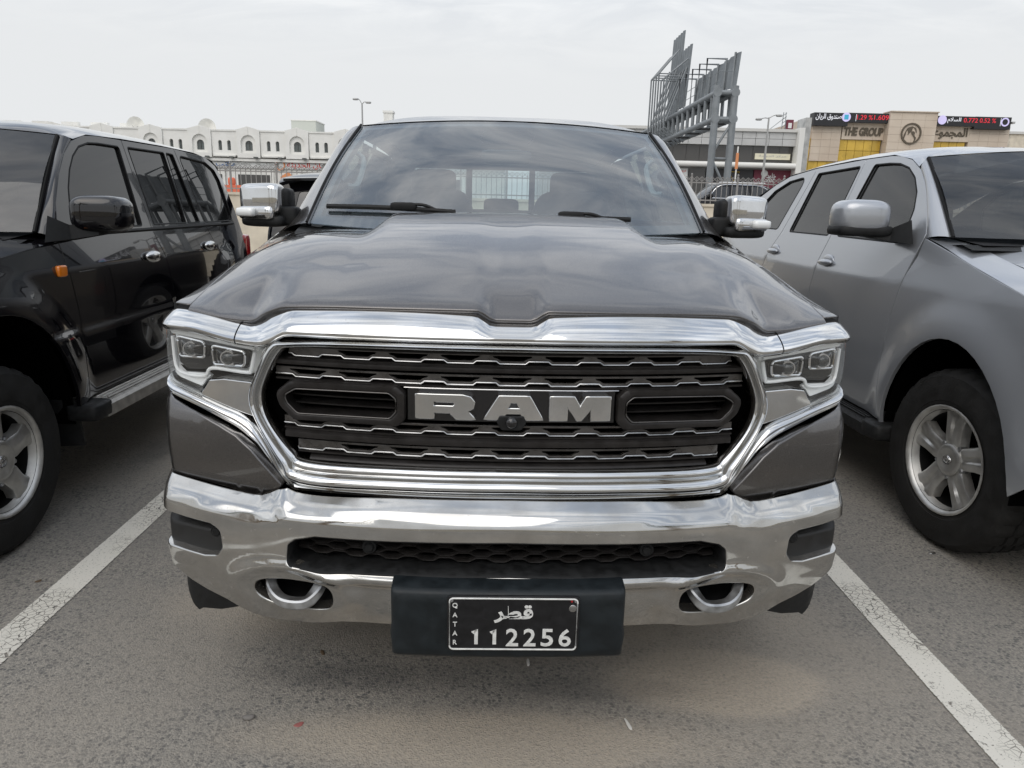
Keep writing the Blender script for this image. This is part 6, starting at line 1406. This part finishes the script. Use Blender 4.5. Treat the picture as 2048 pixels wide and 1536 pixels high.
# ---- palms behind the camera, mirrored in the hood and chrome
def palm(x, y, H_, lab, seed, nf=34, Lf=2.4):
    rng = random.Random(seed); o = empty('date_palm', (x, y, 0), 0, lab, 'palm tree', 'date palms behind the viewer')
    rows = []
    for i in range(26):
        t = i/25; r = .24-.06*t+(.035 if i % 2 else 0); rows.append([(r*math.cos(2*math.pi*k/14)+.15*t*t, r*math.sin(2*math.pi*k/14), H_*t) for k in range(14)])
    grid('trunk', rows, 'palm_trunk', o, cu=True, cap=True)
    V, F = [], []; top = Vector((.15, 0, H_))
    for f in range(nf):
        az = rng.uniform(0, 2*math.pi); el = rng.uniform(-.35, 1.25); L_ = Lf*rng.uniform(.8, 1.1); d = Vector((math.cos(az), math.sin(az), 0)); P = []
        pos = top.copy(); e = el
        for i in range(12):
            P.append(pos.copy()); pos = pos+(d*math.cos(e)+Vector((0, 0, math.sin(e))))*(L_/11); e -= .11+.03*i*.5
        side = d.cross(Vector((0, 0, 1)))
        for i in range(11):
            a, b = P[i], P[i+1]
            for j in range(3):
                q = a+(b-a)*(j/3); ll = .46*math.sin(math.pi*(.12+.85*(i+j/3)/11))+.05; fwd = (b-a).normalized()
                for s_ in (-1, 1):
                    tip = q+side*s_*ll*.8+fwd*ll*.6+Vector((0, 0, -.12*ll)); k = len(V); V += [q, q+fwd*.035, tip]; F.append((k, k+1, k+2))
            k = len(V); w_ = .022; V += [a-side*w_, a+side*w_, b+side*w_*.8, b-side*w_*.8]; F.append((k, k+1, k+2, k+3))
    mesh('crown', V, F, 'palm_leaf', o, smooth=False); return o
palm(-6.3, -7.5, 6.2, 'tall date palm reflected in the left side of the pickup hood', 3)
palm(6.6, -7.0, 5.8, 'date palm reflected in the right side of the pickup hood', 5)
palm(-13.5, -9.0, 6.6, 'date palm reflected in the left chrome mirror of the pickup', 8)
palm(14.5, -9.5, 6.0, 'date palm reflected in the right chrome trim of the pickup', 11)
bw = empty('rear_wall', (0, -16, 0), 0, 'low sand coloured wall behind the viewer seen only in reflections', 'wall')
for k in range(16): span('wall_panel', -40+k*5+.01, -40+k*5+4.99, 0, .25, 0, 2.2, 'cream_wall', bw); 
# ------------------------------------------------------------------ litter on the asphalt
def ground_at(u, v):
    x, y = u-1024, v-768; a, b = cr_*x+sr_*y, -sr_*x+cr_*y; d = rt*(a/FPX)-up*(b/FPX)+fw; return Vector((0, 0, CAM_H))+d*(-CAM_H/d.z)
mat('stone', (.14, .13, .12), .8, nscale=40, namt=.2); mat('paper', (.62, .60, .56), .7); mat('dry_leaf', (.10, .065, .035), .8); mat('red_scrap', (.30, .10, .09), .7)
for u, v, nm, m_, h, lab, cat, rz in ((497, 1438, 'stone_chip', 'stone', (.018, .010, .006), 'flat brown stone chip on the asphalt before the left tow hook', 'stone', .2), (598, 1450, 'red_scrap', 'red_scrap', (.014, .009, .0015), 'faded red scrap pressed into the asphalt', 'litter', .6),
        (1256, 1449, 'paper_scrap', 'paper', (.005, .022, .002), 'narrow white paper scrap on the sandy asphalt', 'litter', .25), (1056, 1327, 'cigarette_end', 'paper', (.005, .016, .005), 'pale cigarette end lying below the licence plate', 'litter', .05),
        (645, 1306, 'dry_leaf', 'dry_leaf', (.006, .014, .002), 'dark dry leaf fragment under the left end of the bumper', 'leaf', .5), (1012, 1275, 'wood_chip', 'paper', (.012, .005, .003), 'tiny pale chip in the shade of the plate', 'litter', 1.2),
        (1866, 1108, 'bottle_cap', 'satin_chrome', (.016, .006, .003), 'small shiny strip beside the silver vehicle tyre', 'litter', .3), (77, 1163, 'leaf_flake', 'dry_leaf', (.012, .008, .002), 'brown leaf flake near the left parking line', 'leaf', .9), (108, 1226, 'white_flake', 'paper', (.009, .006, .002), 'white flake beside the left parking line', 'litter', .4)):
    p = ground_at(u, v); o = sell(nm, (0, 0, h[2]*.9), h, m_, None, .7, .7, 10, 6, warp=lambda q: (q.x*(1+.25*math.sin(q.y*300)), q.y*(1+.2*math.cos(q.x*260)), q.z)); o.location = (p.x, p.y, 0); o.rotation_euler = (0, 0, rz); tag(o, lab, cat)
